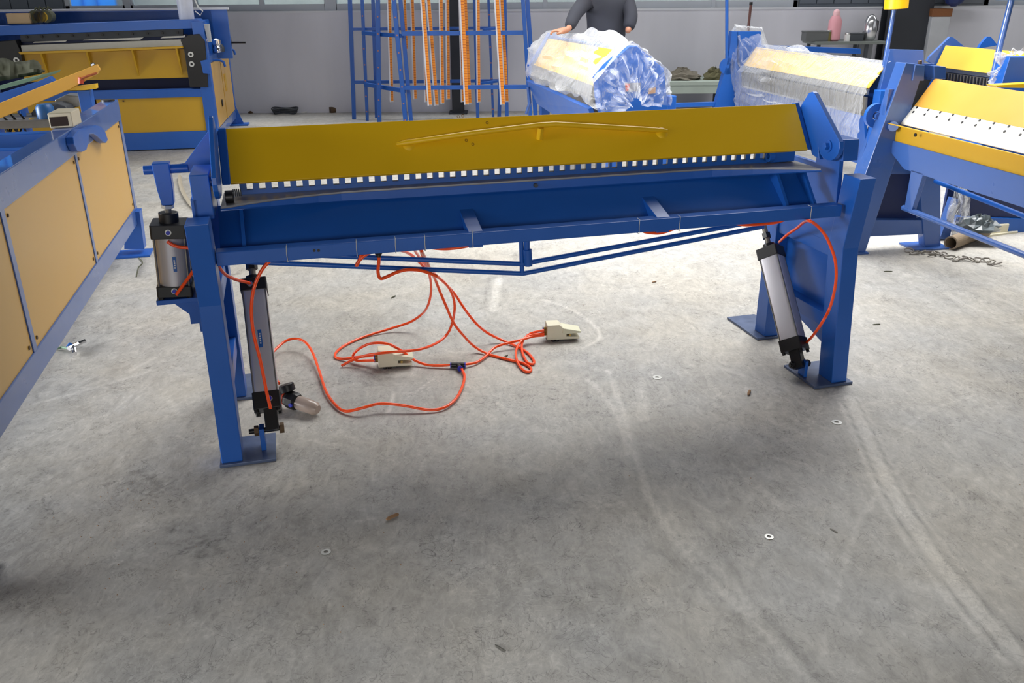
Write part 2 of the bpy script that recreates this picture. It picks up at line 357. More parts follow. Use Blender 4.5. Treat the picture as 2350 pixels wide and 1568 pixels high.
def window(n, px0, px1, z0=SILL + .025, blind=None):
    x0 = wY(px0, 10)[0]; x1 = wY(px1, 10)[0]
    mb = MB(); f = .055
    bx(mb, x0, x1, WY + .04, WY + .11, z0, z0 + f * 1.6); bx(mb, x0, x1, WY + .04, WY + .11, 2.68, 2.75)
    bx(mb, x0, x0 + f, WY + .04, WY + .11, z0, 2.7); bx(mb, x1 - f, x1, WY + .04, WY + .11, z0, 2.7)
    o = struct(mb, 'window_%d' % n, FRAMEM, loc=((x0 + x1) / 2, WY + .05, z0))
    k = max(1, int(round((x1 - x0) / 1.1)))
    for i in range(1, k): bxo(x0 + (x1 - x0) * i / k - .03, x0 + (x1 - x0) * i / k + .03, WY + .03, WY + .1, z0, 2.7, 'mullion', FRAMEM, o)
    for i in range(k): bxo(x0 + (x1 - x0) * i / k + .03, x0 + (x1 - x0) * (i + 1) / k - .03, WY + .075, WY + .08, z0 + f * 1.6, 2.68, 'pane', GLASS, o)
    return o
window(1, 146, 288); window(2, 292, 752); window(3, 762, 1030); window(4, 1058, 1832); window(5, 2262, 2420)
for a_, b_ in ((283, 297), (744, 770), (1022, 1066)):
    struct(bx(MB(), wY(a_, 10)[0], wY(b_, 10)[0], WY + .03, WY + .14, SILL + .025, 2.75), 'trim_5', FRAMEM)
def cladding(px0, px1, nm):
    x0 = wY(px0, 10)[0]; x1 = wY(px1, 10)[0]; z0 = SILL + .025; z1 = 2.75
    st = struct(bx(MB(), x0, x1, WY + .06, WY + .16, z0, z1), nm, CLAD)
    n = int((x1 - x0) / .205)
    r0 = None
    for i in range(n):
        a = x0 + (x1 - x0) * i / n
        bxo(a + .006, a + (x1 - x0) / n - .006, WY + .035, WY + .06, z0 + .04, z1 - .01, 'panel', CLAD, st, .004)
cladding(-60, 142, 'wall_back'); cladding(1836, 2034, 'wall_back'); cladding(2134, 2258, 'wall_back')
# building seen through the left window (sheet metal hoarding), sky-lit yard ground
BLUEH = mat('blue_hoarding', (40, 140, 240), 0.5, var=0.05)
hb = MB(); hx1 = wY(264, 10, 18.0)[0]; bx(hb, hx1 - 4, hx1, 18.0, 18.08, 0, 4.2)
hoard = struct(hb, 'trim_2', BLUEH, 'bright blue sheet hoarding outside the leftmost window')
for i in range(14): bxo(hx1 - 4 + .28 * i, hx1 - 3.97 + .28 * i, 17.95, 18.0, 0, 4.2, 'rib', mat('hoarding_rib', (30, 110, 205), .5), hoard)
struct(bx(MB(), -25, 25, 13.1, 40, -.1, -.02), 'trim_3', mat('yard_ground', (150, 150, 146), .9), 'grey yard ground outside the windows')
struct(bx(MB(), -20, 30, 19.0, 19.2, 0, 2.6), 'trim_4', mat('yard_wall', (170, 172, 168), .9, var=.2), 'pale wall across the yard')
# columns
def column(px0, px1, y, m_, label, py=40):
    x0 = wY(px0, py, y)[0]; x1 = wY(px1, py, y)[0]
    t = thing('steel_column', label, 'column', ((x0 + x1) / 2, y + .1, 0))
    bxo(x0, x1, y, y + .014, 0, 3.6, 'flange', m_, t, .002); bxo(x0, x1, y + .206, y + .22, 0, 3.6, 'flange', m_, t, .002)
    bxo((x0 + x1) / 2 - .006, (x0 + x1) / 2 + .006, y + .014, y + .206, 0, 3.6, 'web', m_, t)
    bxo(x0 - .05, x1 + .05, y - .05, y + .27, 0, .02, 'base_plate', m_, t); return t
column(1031, 1058, WY - .26, COLM, 'dark steel column behind the blue rack of orange strips')
column(2034, 2136, WY - .24, COLM, 'wide dark steel column at the right, behind the yellow counterweight', 60)
t = thing('white_pillar', 'narrow white boxed pillar beside the wide dark column', 'pillar', (wY(2155, 60)[0], WY - .3, 0))
x0, x1 = wY(2136, 60, WY - .33)[0], wY(2178, 60, WY - .33)[0]
bxo(x0, x1, WY - .33, WY, 0, 1.24, 'casing', mat('pillar_white', (176, 178, 182), .6), t, .004)
bxo(x0 - .01, x1 + .01, WY - .34, WY, 1.24, 1.34, 'cap', mat('pillar_brown', (120, 74, 40), .7), t, .004)
# ================================================================ main machine: pneumatic sheet folder
A0 = onZ(505, 1072); B0 = onZ(1948, 880)
MF = Fr(A0, B0 - A0)
fold = thing('folding_machine', 'long blue and yellow pneumatic sheet folding machine with orange hoses, front and centre', 'machine', MF(1.3, .3, 0))
def P(*a): return MF(*a)
def pr(mb, prof, x0, x1, sh=0.0):    # profile in (y,z) extruded along x
    return mb.prism([P(x0 + sh * z, y, z) for y, z in prof], np.array(P(x1, 0, 0)) - np.array(P(x0, 0, 0)))
for side in (0, 1):
    sh = -.068 if side else .008
    X = (lambda v: 2.545 + v) if side else (lambda v: .008 + v)
    fx0, fx1 = (X(0), X(.074))
    lgA = pr(MB(), [(0, .012), (0, .62), (-.07, .92), (.035, .92), (.1, .62), (.1, .012)], fx0, fx1, sh).build('leg', BLUE, fold, bevel=.003)
    lgB = pr(MB(), [(.655, .012), (.59, .58), (.50, .90), (.41, .90), (.50, .58), (.56, .012)][::-1], fx0, fx1, sh).build('leg', BLUE, fold, bevel=.003)
    if side:
        MF.b('base_plate', WORN, lgA, 2.452, 2.642, -.012, .23, 0, .012); MF.b('base_plate', WORN, lgB, 2.50, 2.66, .55, .86, 0, .012)
    else:
        MF.b('base_plate', WORN, lgA, 0, .2, -.012, .195, 0, .012); MF.b('base_plate', WORN, lgB, -.02, .12, .55, .80, 0, .012)
    MF.b('cross_bar', BLUE, fold, fx0 + .01, fx1 - .01, .09, .60, .235, .30, .002, sh)
    MF.b('cross_bar', BLUE, fold, fx0 + .01, fx1 - .01, .08, .56, .56, .63, .002, sh)
    ox = fx1 - .012 if side else fx0 + .002
    pr(MB(), [(.08, .29), (.08, .57), (.54, .57), (.60, .29)], ox, ox + .008, sh).build('side_panel', BLUE, fold)
    pr(MB(), [(.08, .10), (.08, .24), (.60, .24)], ox, ox + .008, sh).build('side_panel', BLUE, fold)
    # upper side plate and the upright block above the leg
    px0, px1 = (2.552, 2.572) if side else (.03, .05)
    pr(MB(), [(.08, .62), (.08, .97), (.24, .97), (.24, .93), (.52, .93), (.52, .62)], px0, px1, sh if side else 0).build('side_plate', BLUE, fold, bevel=.002)
    if side: MF.b('upright_block', BLUE, fold, 2.552, 2.622, .06, .24, .965, 1.05, .003, sh)
    else: MF.b('upright_block', BLUE, fold, .036, .098, .08, .27, .90, 1.049, .003)
    if side:
        MB().cyl(P(2.547, .12, 1.0), P(2.585, .12, 1.0), .012, seg=6, smooth=False).build('bolt', BLUE, fold)
# front rail, rods
rail = MB(); MF.box(rail, .09, 2.475, .005, .06, .755, .803); railo = rail.build('front_rail', BLUE, fold, bevel=.003)
for px in (656, 818, 908, 976, 1086, 1466, 1558, 1853):
    q = MF.Y(px, 560, .0); x = q[0]
    MB().tube([P(x + .002, .03, .806), P(x, .002, .806), P(x - .0015, .001, .78), P(x, .002, .752), P(x, .03, .751)], .0013, 6).build('zip_tie', WIREM, railo)
for px in (721, 731):
    q = MF.Y(px, 575, .005); MB().cyl(P(q[0], .0045, q[2]), P(q[0], .0035, q[2]), .005, seg=14).build('bolt_hole', BLACK, railo)
# inclined web with gussets and stiffeners
MB().prism([P(.10, .06, .758), P(.10, .252, .905), P(.10, .258, .897), P(.10, .066, .750)], np.array(P(2.40, 0, 0)) - np.array(P(.10 - .0, 0, 0))).build('web_plate', BLUE, fold)
for gx in (.955, 1.685):
    MB().prism([P(gx, .02, .804), P(gx, .20, .855), P(gx, .20, .83), P(gx, .06, .745), P(gx, .02, .745)], np.array(P(gx + .052, 0, 0)) - np.array(P(gx, 0, 0))).build('gusset', BLUE, fold, bevel=.001)
for gx, w_ in ((.175, .012), (2.27, .012), (2.395, .012)):
    MB().prism([P(gx, .20, .93), P(gx, .24, .93), P(gx, .24, .84), P(gx, .055, .745), P(gx, .05, .765)], np.array(P(gx + w_, 0, 0)) - np.array(P(gx, 0, 0))).build('stiffener', BLUE, fold)
# bending leaf with bowed lower edge, and bed shelf
n = 28; top = []; bot = []
for i in range(n + 1):
    t = i / n; x = .12 + t * 2.30; bow = (1 - (2 * t - 1) ** 4) ** .9
    yf = .10 + .135 * min(1, bow * 1.15)
    top.append((x, yf)); bot.append(.928 - .030 * bow)
mb = MB(); vs = []
for (x, yf), zb in zip(top, bot): vs += [P(x, yf, .932), P(x, yf, zb), P(x, yf + .012, zb), P(x, .335, .932), P(x, .335, .924)]
fs = []
for i in range(n):
    a, b_ = i * 5, i * 5 + 5
    fs += [(a, a + 1, b_ + 1, b_), (a + 1, a + 2, b_ + 2, b_ + 1), (a, b_, b_ + 3, a + 3), (a + 2, b_ + 2, b_ + 4, a + 4)]
mb.add(vs, fs); mb.build('bed_plate', mat('worn_blue_steel', (150, 150, 154), .34, metal=.25, var=.3, vs=10), fold)
lf = MB(); vs = []
for (x, yf), zb in zip(top, bot): vs += [P(x, yf - .004, .926), P(x, yf - .004, zb - .003), P(x, yf - .010, zb - .006), P(x, yf + .002, zb - .006)]
fs = []
for i in range(n):
    a, b_ = i * 4, i * 4 + 4; fs += [(a, a + 1, b_ + 1, b_), (a + 1, a + 2, b_ + 2, b_ + 1), (a + 2, a + 3, b_ + 3, b_ + 2)]
lf.add(vs, fs); lf.build('bending_leaf', BLUE, fold)
q = MF.Y(1228, 425, .23); MB().cyl(P(q[0], .233, q[2]), P(q[0], .215, q[2]), .008, seg=6, smooth=False).build('bolt', DKGREY, fold)
# finger bar: base bar and separate fingers
fy0, fy1 = .285, .305
bar_zt = MF.Y(571, 436, fy0)[2]; bar_zb = MF.Y(571, 449, fy0)[2]; xL = MF.Y(551, 440, fy0)[0]; xR = MF.Y(1760, 372, fy0)[0]
MF.b('finger_bar', BLUE, fold, xL, xR, fy0, fy1, .930, bar_zt, .001)
g0 = MF.Y(572.7, 425, fy0)[0]; g15 = MF.Y(987, 405, fy0)[0]; pitch = (g15 - g0) / 15
ng = int((xR - g0) / pitch); finger = None; xs0 = xL
for i in range(ng + 2):
    gc = g0 + i * pitch; gw = pitch * .50
    xe = min(gc - gw / 2, xR)
    if i == 32: xs0 += pitch * .25
    if xe - xs0 > .004: 
        wdt = xe - xs0; mb = MB(); MF.box(mb, xs0, xe, fy0, fy0 + .014, bar_zt - .0005, .992)
        o = mb.build('finger', BLUE, fold); o.data.materials.append(STEEL)
        for pg in o.data.polygons:
            if abs(pg.normal.dot(V3(MF.e1))) > .9: pg.material_index = 1
    xs0 = gc + gw / 2
    if xs0 > xR: break
# yellow clamping beam (tilted face) and its truss rod
YT = (.35, 1.157); YB = (.222, .988); nx = np.array([YT[0] - YB[0], YT[1] - YB[1]]); nx = nx / np.linalg.norm(nx); nrm = np.array([-nx[1], nx[0]])  # (y,z) outward
xa, xb = .155, 2.432
beam = pr(MB(), [YB, YT, (YT[0] - nrm[0] * .012, YT[1] - nrm[1] * .012), (YB[0] - nrm[0] * .012 + .0, YB[1] - nrm[1] * .012)], xa, xb).build('clamping_beam', YEL, fold, bevel=.0015)
pr(MB(), [(YB[0] + .01, YB[1] + .001), (.50, 1.0), (.50, 1.012), (YB[0] + .015, YB[1] + .012)], xa, xb).build('beam_web', YEL, fold)
pr(MB(), [(YT[0] - .0, YT[1] - .014), (.50, 1.0), (.51, 1.01), (YT[0] + .004, YT[1] - .002)], xa, xb).build('beam_web', YEL, fold)
def onface(px, py, off=0.0):
    n3 = MF.e2 * nrm[0] + MF.z * nrm[1]; p0 = P(0, YB[0], YB[1]) + n3 * off; d = ray(px, py); return CO + ((p0 - CO) @ n3) / (d @ n3) * d
MB().tube([onface(910, 331, .004), onface(930, 328, .012), onface(1090, 305, .028), onface(1240, 287, .042), onface(1275, 285, .043), onface(1380, 291, .030), onface(1500, 298, .010), onface(1531, 300, .003)], [.006, .010, .010, .010, .010, .010, .010, .006], 12).build('truss_rod', YEL, beam)
MB().cyl(onface(1238, 319, -.002), onface(1241, 293, .036), .014, seg=6, smooth=False).build('rod_spacer', YEL, beam, bevel=.002)
for a in ((1500, 304), (1180, 0)):
    if a[1]: MB().lathe(onface(a[0] + 18, a[1] + 2, -.003), [(.03, 0), (.02, .006), (.008, .009)], 14, MF.e2 * nrm[0] + MF.z * nrm[1]).build('weld', YEL, beam)
MB().lathe(onface(938, 333, -.003), [(.03, 0), (.018, .006), (.008, .009)], 14, MF.e2 * nrm[0] + MF.z * nrm[1]).build('weld', YEL, beam)
for px, py in ((1070, 322), (1085, 331), (1052, 268), (1062, 266), (1118, 282)):
    c = onface(px, py, .0004); MB().ring(c, .004, .006, .0004, 12, MF.e2 * nrm[0] + MF.z * nrm[1]).build('paint_mark', mat('mark_brown', (120, 86, 20), .6), beam)
# ears (end plates of the beam) with pivots and flanges
ear = [(.352, 1.140), (.300, 1.205), (.275, 1.212), (.262, 1.208)]
for k in range(9):
    a = math.radians(20 - k * 22); ear.append((.118 - .072 * math.cos(a), 1.010 + .062 * math.sin(a) + .012))
ear += [(.17, .955), (.225, .966)]
for x0_, x1_, lab in ((.108, .124, 0), (2.455, 2.475, 1)):
    earo = pr(MB(), ear, x0_, x1_).build('ear_plate', BLUE, fold, bevel=.002)
pr(MB(), [(YB[0] + .004, YB[1] - .002), (YT[0] + .004, YT[1] + .002), (YT[0] + .03, YT[1]), (YB[0] + .03, YB[1])], 2.432, 2.452).build('end_flange', BLUE, fold, bevel=.002)
pr(MB(), [(YB[0] - .01, YB[1] - .004), (YT[0] - .002, YT[1] + .002), (YT[0] + .03, YT[1]), (YB[0] + .03, YB[1])], .126, .156).build('end_flange', BLUE, fold, bevel=.004)
c = P(2.455, .118, 1.018)
MB().cyl(c, c - MF.e1 * .006, .024, seg=24).build('pivot_washer', BLUE, earo, bevel=.001)
MB().cyl(c - MF.e1 * .006, c - MF.e1 * .022, .015, seg=6, smooth=False).build('pivot_bolt', BLUE, earo, bevel=.001)
MB().cyl(P(2.475, .118, 1.018), P(2.56, .118, 1.018), .016).build('pivot_pin', BLUE, fold)
MB().cyl(P(.05, .118, 1.018), P(.108, .118, 1.018), .016).build('pivot_pin', BLUE, fold)
# inner bearing blocks at both ends of the bed
MB().cyl(P(.135, .17, .952), P(.162, .17, .952), .022, seg=24).build('eccentric_block', BLACK, fold, bevel=.002)
mb = MB(); 
for k in range(5): mb.ring(P(.162 + k * .006, .17, .965), .009, .013, .003, 16, MF.e1)
mb.build('adjusting_screw', DKGREY, fold)
MF.b('bearing_block', BLUE, fold, 2.29, 2.40, .26, .40, .935, .985, .003)
MB().ring(P(2.268, .25, .965), .012, .024, .02, 20, MF.e1).build('bearing_ring', BLUE, fold)
# truss pipes under the rail with centre strut
def My(px, py, y): q = MF.Y(px, py, y); return P(*q)
for a, b_, c_ in (((540, 578), (1197, 606), (1715, 512)), ((540, 600), (1200, 628), (1752, 520))):
    MB().tube([My(*a, .14), My(*b_, .14), My(*c_, .14)], .0095, 12).build('truss_pipe', BLUE, fold)
MB().cyl(My(1196, 545, .14), My(1198, 631, .14), .009).build('strut', BLUE, fold)
MB().cyl(My(1209, 545, .13), My(1209, 575, .13), .012).build('strut', BLUE, fold)
MB().cyl(My(1210, 572, .13), My(1212, 610, .13), .017).build('strut_sleeve', BLUE, fold, bevel=.002)
# ------------------------------------------------ pneumatic cylinders
def sq(center, ax, e, f, h, n=6, r=.25):
    pts = []
    for sx, sy in ((1, 1), (-1, 1), (-1, -1), (1, -1)):
        for k in range(n):
            a0 = math.atan2(sy, sx) - math.pi / 4 + math.pi / 2 * k / (n - 1)
            pts.append(np.array(center) + e * (sx * h * (1 - r) + h * r * math.cos(a0)) + f * (sy * h * (1 - r) + h * r * math.sin(a0)))
    return pts
def cylinder(bottom, top, e, h, caps, rodr, prnt, ports, lab_side, label_text='SC', tube_r=.9, round_tube=False):
    bottom = np.array(bottom); top = np.array(top); ax = (top - bottom); L_ = np.linalg.norm(ax); ax = ax / L_
    e = np.array(e) - ax * (np.array(e) @ ax); e /= np.linalg.norm(e); f = np.cross(ax, e)
    (b0, b1), (t0, t1) = caps
    at = lambda d: bottom + ax * d
    body = thing_child('air_cylinder', prnt)
    cps = []
    for z0, z1 in ((b0, b1), (t0, t1)):
        cp_ = MB().prism(sq(at(z0), ax, e, f, h, 4, .12), ax * (z1 - z0)).build('end_cap', BLACK, body, bevel=.0015); cps.append(cp_)
    if round_tube: MB().cyl(at(b1), at(t0), h * tube_r, seg=32).build('barrel', ALU, body)
    else: MB().prism(sq(at(b1), ax, e, f, h * .93, 6, .34), ax * (t0 - b1), smooth=True).build('barrel', ALU, body)
    for sx in (-1, 1):
        for sy in (-1, 1):
            c0 = at(b0 - .012) + e * sx * h * .8 + f * sy * h * .8
            MB().cyl(at(b1) + e * sx * h * .84 + f * sy * h * .84, at(t0) + e * sx * h * .84 + f * sy * h * .84, h * .07, seg=8).build('tie_rod', STEEL, body)
            MB().cyl(c0, c0 + ax * .013, h * .17, seg=6, smooth=False).build('tie_rod_nut', BLACK, body)
    MB().cyl(at(t1), at(t1 + .02), h * .55, seg=20).build('rod_gland', BLACK, body)
    MB().cyl(at(t1 + .02), at(t1 + .02) + ax * (L_ - t1 - .02), rodr, seg=14).build('piston_rod', DULL, body)
    MB().cyl(at(t1 + .05), at(t1 + .075), rodr * 1.7, seg=6, smooth=False).build('rod_nut', BLACK, body)
    for d, dr, off in ports:
        cpp = cps[0] if d < (b1 + t0) / 2 else cps[1]
        d3 = e if dr == 'e' else (-e if dr == '-e' else (f if dr == 'f' else -f)); o3 = f if dr in ('e', '-e') else e
        c0 = at(d) + d3 * h + o3 * off
        MB().ring(c0, .006, .011, .003, 16, d3).build('port_ring', ZINC, cpp); MB().cyl(c0, c0 + d3 * .010, .0075, seg=12).build('port_collar', FITB, cpp)
    return dict(at=at, e=e, f=f, ax=ax, body=body)
def thing_child(name, parent):   # a part that is itself an assembly is kept as one level of parts
    return parent
# left floor cylinder
cylL = thing('pneumatic_cylinder', 'tall silver air cylinder with black caps beside the left leg of the folding machine', 'cylinder', P(.16, .09, 0))
bL = P(.188, .085, .098); tL = My(577, 606, .47)
cL = cylinder(bL, tL, MF.e1, .050, ((.06, .125), (.525, .575)), .013, cylL, [(.095, '-f', .012), (.55, '-f', -.012)], '-f')
MB().prism(sq(bL + cL['ax'] * -.018 + MF.e1 * .008, cL['ax'], cL['e'], cL['f'], .024, 4, .2), cL['ax'] * .08).build('clevis', BLACK, cylL)
MB().cyl(P(.11, .085, .085), P(.235, .085, .085), .010, seg=12).build('clevis_pin', BLACK, cylL)
for a in (.130, .222): MB().cyl(P(a, .085, .085), P(a + .016, .085, .085), .020, seg=6, smooth=False).build('clevis_nut', RUST, cylL)
pr(MB(), [(.06, .012), (.06, .10), (.11, .10), (.115, .012)], .148, .166).build('foot_lug', BLUE, fold, bevel=.002)
f_ = cL['at'](.33) - cL['f'] * (.050 * .935); lb = MB(); ee, aa = cL['e'], cL['ax']
lb.hexa([f_ + ee * x + aa * y + -cL['f'] * z for z in (0, .0008) for x, y in ((-.004, -.035), (.010, -.035), (.010, .035), (-.004, .035))]); lbl = lb.build('label_strip', LABELB, cylL)
print_marks(f_ + ee * .003 - cL['f'] * .001, aa, ee, 5, .006, .005, PAPER, lbl)
# right floor cylinder
cylR = thing('pneumatic_cylinder', 'tall silver air cylinder leaning in front of the right leg frame', 'cylinder', P(2.46, .10, 0))
bR = P(*MF.Y(1833, 836, .11)); tR = My(1752, 514, .52)
cR = cylinder(bR, tR, MF.e1 * .72 + MF.e2 * .69, .049, ((.06, .115), (.50, .55)), .012, cylR, [(.09, 'e', -.01), (.525, 'e', -.01)], '-f')
MB().prism(sq(bR + cR['ax'] * -.018, cR['ax'], cR['e'], cR['f'], .024, 4, .2), cR['ax'] * .08).build('clevis', BLACK, cylR)
MB().cyl(bR - MF.e1 * .045, bR + MF.e1 * .055, .009, seg=12).build('clevis_pin', BLACK, cylR)
for a in (-.04, .035): MB().cyl(bR + MF.e1 * a, bR + MF.e1 * (a + .015), .016, seg=6, smooth=False).build('clevis_nut', BLACK, cylR)
lR = MF.loc(bR); MF.b('foot_lug', BLUE, fold, lR[0] + .018, lR[0] + .032, .085, .135, .012, lR[2] + .02, .002)
# big cylinder hung on the outer left side with its arm and bracket
yy = .36
cylB = thing('pneumatic_cylinder', 'short wide silver air cylinder hung upright outside the left end of the folding machine', 'cylinder', P(-.09, yy, .56))
cc = P(-.098, yy, .56); ct = P(-.078, yy, .94)
hB = .062
cB = cylinder(cc, ct, MF.e1, hB, ((.005, .045), (.225, .275)), .012, cylB, [(.03, '-f', 0.0), (.25, '-f', 0.0)], '-f', round_tube=True, tube_r=.93)
MB().cyl(cB['at'](.275), cB['at'](.31), .034, seg=24).build('rod_boss', BLACK, cylB, bevel=.002)
MB().cyl(cB['at'](.325), cB['at'](.337), .022, seg=6, smooth=False).build('lock_nut', ZINC, cylB)
f_ = cB['at'](.13) - cB['f'] * (hB * .93); lb = MB(); ee, aa = cB['e'], cB['ax']
lb.hexa([f_ + ee * x + aa * y - cB['f'] * z for z in (0, .0008) for x, y in ((.004, -.028), (.016, -.028), (.016, .028), (.004, .028))]); lbb = lb.build('label_strip', LABELB, cylB)
print_marks(f_ + ee * .010 - cB['f'] * .001, aa, ee, 4, .006, .005, PAPER, lbb)
MB().prism([P(-.108, yy - .028, 1.05), P(-.050, yy - .028, 1.05), P(-.050, yy - .028, .955), P(-.055, yy - .028, .90), P(-.095, yy - .028, .90), P(-.103, yy - .028, .955)], MF.e2 * .05).build('clevis_block', BLUE, fold, bevel=.003)
MB().cyl(P(-.14, yy, 1.024), P(.01, yy, 1.024), .016, seg=20).build('crank_pin', BLUE, fold, bevel=.001)
MB().prism([P(-.045, yy - .006, 1.036), P(0.0, yy - .006, 1.042), P(.108, yy - .006, 1.165), P(.108, yy - .006, 1.005), P(-.045, yy - .006, 1.012)], MF.e2 * .012).build('crank_gusset', BLUE, fold, bevel=.001)
MF.b('cylinder_bracket', BLUE, fold, -.165, .012, yy - .065, yy + .065, .540, .558, .002)
MB().prism([P(-.13, yy - .006, .54), P(.01, yy - .006, .54), P(.01, yy - .006, .40), P(-.035, yy - .006, .40), P(-.035, yy - .006, .435), P(-.065, yy - .006, .435), P(-.065, yy - .006, .475)], MF.e2 * .012).build('bracket_gusset', BLUE, fold)
MF.b('bracket_arm', BLUE, fold, .0, .05, yy - .05, yy + .05, .42, .555, .002)
# ------------------------------------------------ air hoses
hoses = []
def hose(label, pts, r=.0062, group='orange air hoses of the folding machine'):
    sp = smooth_path(pts, 7); o = MB().tube(sp, r, 10).build('air_hose', HOSE); o.location = o.location
    return tag(o, label, 'hose', group)
def yl(pts, y0, y1):
    n_ = len(pts); return [My(a, b_, y0 + (y1 - y0) * i / (n_ - 1)) for i, (a, b_) in enumerate(pts)]
def zl(pts, z0, z1, floor=.0075, nfl=0):   # first points drop from z0 to z1, the last nfl lie on the floor
    n_ = len(pts) - nfl; out = []
    for i, (a, b_) in enumerate(pts):
        if i < n_: t_ = i / max(1, n_ - 1); z = z0 + (z1 - z0) * t_
        else: z = floor
        out.append(onZ(a, b_, z))
    return out
Z4 = lambda pts: [(750 + a / 3.357, 540 + b_ / 3.357) for a, b_ in pts]
hose('orange hose looping from the lower port of the left floor cylinder up to the rail', yl([(621, 938), (612, 900), (598, 830), (583, 770), (577, 715), (582, 665), (598, 625), (618, 600), (636, 588)], .03, .07))
hose('short orange hose from the left rail end to the top of the left floor cylinder', yl([(503, 600), (505, 616), (520, 632), (545, 643), (572, 650), (588, 661)], .09, .43))
hose('orange hose from the upper port of the short wide cylinder to the left leg', yl([(384, 554), (396, 562), (412, 567), (440, 570), (470, 572)], .285, .27))
hose('orange hose stub below the short wide cylinder, slanting behind the left leg', yl([(405, 676), (420, 655), (437, 632), (450, 612)], .28, .25))
zz = [(640, 880), (622, 850), (624, 815), (640, 795), (660, 781), (682, 778), (702, 787), (718, 811), (732, 850), (748, 898), (770, 930), (793, 944), (830, 937), (870, 927), (920, 930), (985, 941), (1020, 935), (1045, 917), (1060, 890), (1066, 865), (1060, 848), (1056, 842)]
hose('orange hose snaking over the floor from the regulator to the tee fitting', [onZ(a, b_, h) for (a, b_), h in zip(zz, [.05, .03, .03, .04, .05, .055, .05, .035, .02, .015, .012, .012, .03, .035, .03, .012, .012, .012, .012, .012, .014, .016])])
hose('orange hose arching over the left foot pedal to the tee fitting', [onZ(a, b_, h) for (a, b_), h in zip(Z4([(955, 1000), (870, 1005), (780, 1000), (700, 975), (640, 940), (590, 900), (540, 870), (480, 840), (400, 830), (320, 840), (250, 875), (208, 915), (205, 950), (240, 968), (300, 967), (372, 965)]), [.016, .012, .012, .02, .04, .07, .10, .12, .12, .10, .07, .04, .025, .02, .025, .035])])
hose('orange hose from the rail swinging left to the upper port of the left foot pedal', zl(Z4([(660, 60), (672, 105), (700, 150), (745, 215), (785, 290), (802, 370), (800, 460), (775, 550), (730, 610)]), .74, .10) + [onZ(a, b_, h) for (a, b_), h in zip(Z4([(640, 670), (500, 717), (300, 778), (150, 842), (75, 900), (68, 940), (130, 953), (250, 938), (372, 922)]), [.05, .02, .0075, .0075, .0075, .0075, .01, .03, .05])])
hose('orange hose from the rail crossing in front of the left foot pedal', zl(Z4([(708, 60), (720, 105), (750, 190), (790, 260), (850, 315), (925, 385), (970, 465), (985, 560), (965, 680)]), .74, .16) + [onZ(a, b_, h) for (a, b_), h in zip(Z4([(925, 765), (845, 832), (700, 882), (450, 905), (300, 927), (200, 962), (112, 1008)]), [.10, .09, .11, .10, .06, .03, .0075])])
hose('orange hose from the rail to the upper port of the right foot pedal', zl(Z4([(480, 105), (560, 115), (640, 145), (710, 205), (780, 275), (850, 320), (925, 385), (990, 460), (1070, 580), (1150, 680), (1230, 748)]), .735, .06) + [onZ(a, b_, h) for (a, b_), h in zip(Z4([(1330, 800), (1450, 850), (1540, 900), (1592, 960), (1590, 992), (1545, 980), (1507, 905), (1505, 830), (1540, 778), (1600, 748), (1675, 733)]), [.02, .0075, .0075, .0075, .0075, .0075, .012, .02, .035, .05, .06])])
hose('orange hose from the rail looping on the floor to the right foot pedal', zl(Z4([(730, 120), (770, 200), (800, 275), (830, 330), (870, 430), (925, 560), (980, 680), (1060, 782), (1140, 860)]), .72, .03) + [onZ(a, b_, h) for (a, b_), h in zip(Z4([(1250, 918), (1400, 958), (1510, 985), (1572, 1025), (1560, 1052), (1515, 1040), (1470, 980), (1457, 900), (1490, 825), (1560, 775), (1675, 757)]), [.0075, .0075, .0075, .0075, .0075, .0075, .012, .02, .03, .04, .045])])
hose('orange hose from the tee fitting to the lower port of the right foot pedal', [onZ(a, b_, h) for (a, b_), h in zip(Z4([(1065, 995), (1150, 980), (1225, 932), (1290, 868), (1380, 835), (1500, 806), (1590, 780), (1675, 772)]), [.016, .012, .012, .02, .03, .035, .035, .035])])
hose('orange hose dropping from the black fitting and joining the bunch', yl(Z4([(402, 160), (400, 210), (395, 285), (415, 334), (480, 312), (540, 285), (620, 266), (710, 270), (790, 292), (850, 318)]), .05, .10))
hose('short orange hose loop left of the black fitting under the rail', yl(Z4([(265, 110), (258, 170), (235, 225), (228, 232), (250, 195), (300, 150), (372, 120)]), .05, .05))
hose('orange hose sagging under the rail left of the centre strut', yl(Z4([(700, 60), (790, 92), (880, 104), (960, 102), (1060, 88), (1180, 58), (1240, 40)]), .045, .045), r=.0062)
hose('orange hose bulging under the rail right of the centre strut', yl([(1450, 515), (1477, 531), (1500, 535), (1520, 534), (1550, 524), (1570, 515)], .045, .045))
hose('orange hose under the right end of the rail', yl([(1670, 505), (1697, 515), (1730, 516), (1780, 511), (1810, 500)], .045, .045))
pb = cR['at'](.09) + cR['e'] * .055 - cR['f'] * 0; pt = cR['at'](.525) + cR['e'] * .055
ptl = MF.loc(pt); pbl = MF.loc(pb)
hp = [(1845, 791), (1862, 775), (1885, 743), (1903, 710), (1914, 672), (1919, 636), (1917, 600), (1908, 570), (1895, 542), (1876, 519), (1857, 507)]
hu = [(1844, 511), (1830, 523), (1808, 538), (1788, 556)]
hl_ = [My(a, b_, pbl[1] + (-.035 - pbl[1]) * min(1, i / 2)) for i, (a, b_) in enumerate(hp)] + [My(a, b_, -.035 + (ptl[1] + .035) * (i + 1) / 4) for i, (a, b_) in enumerate(hu)]
hose('orange hose bowing out from the right end of the rail to the right cylinder', hl_)
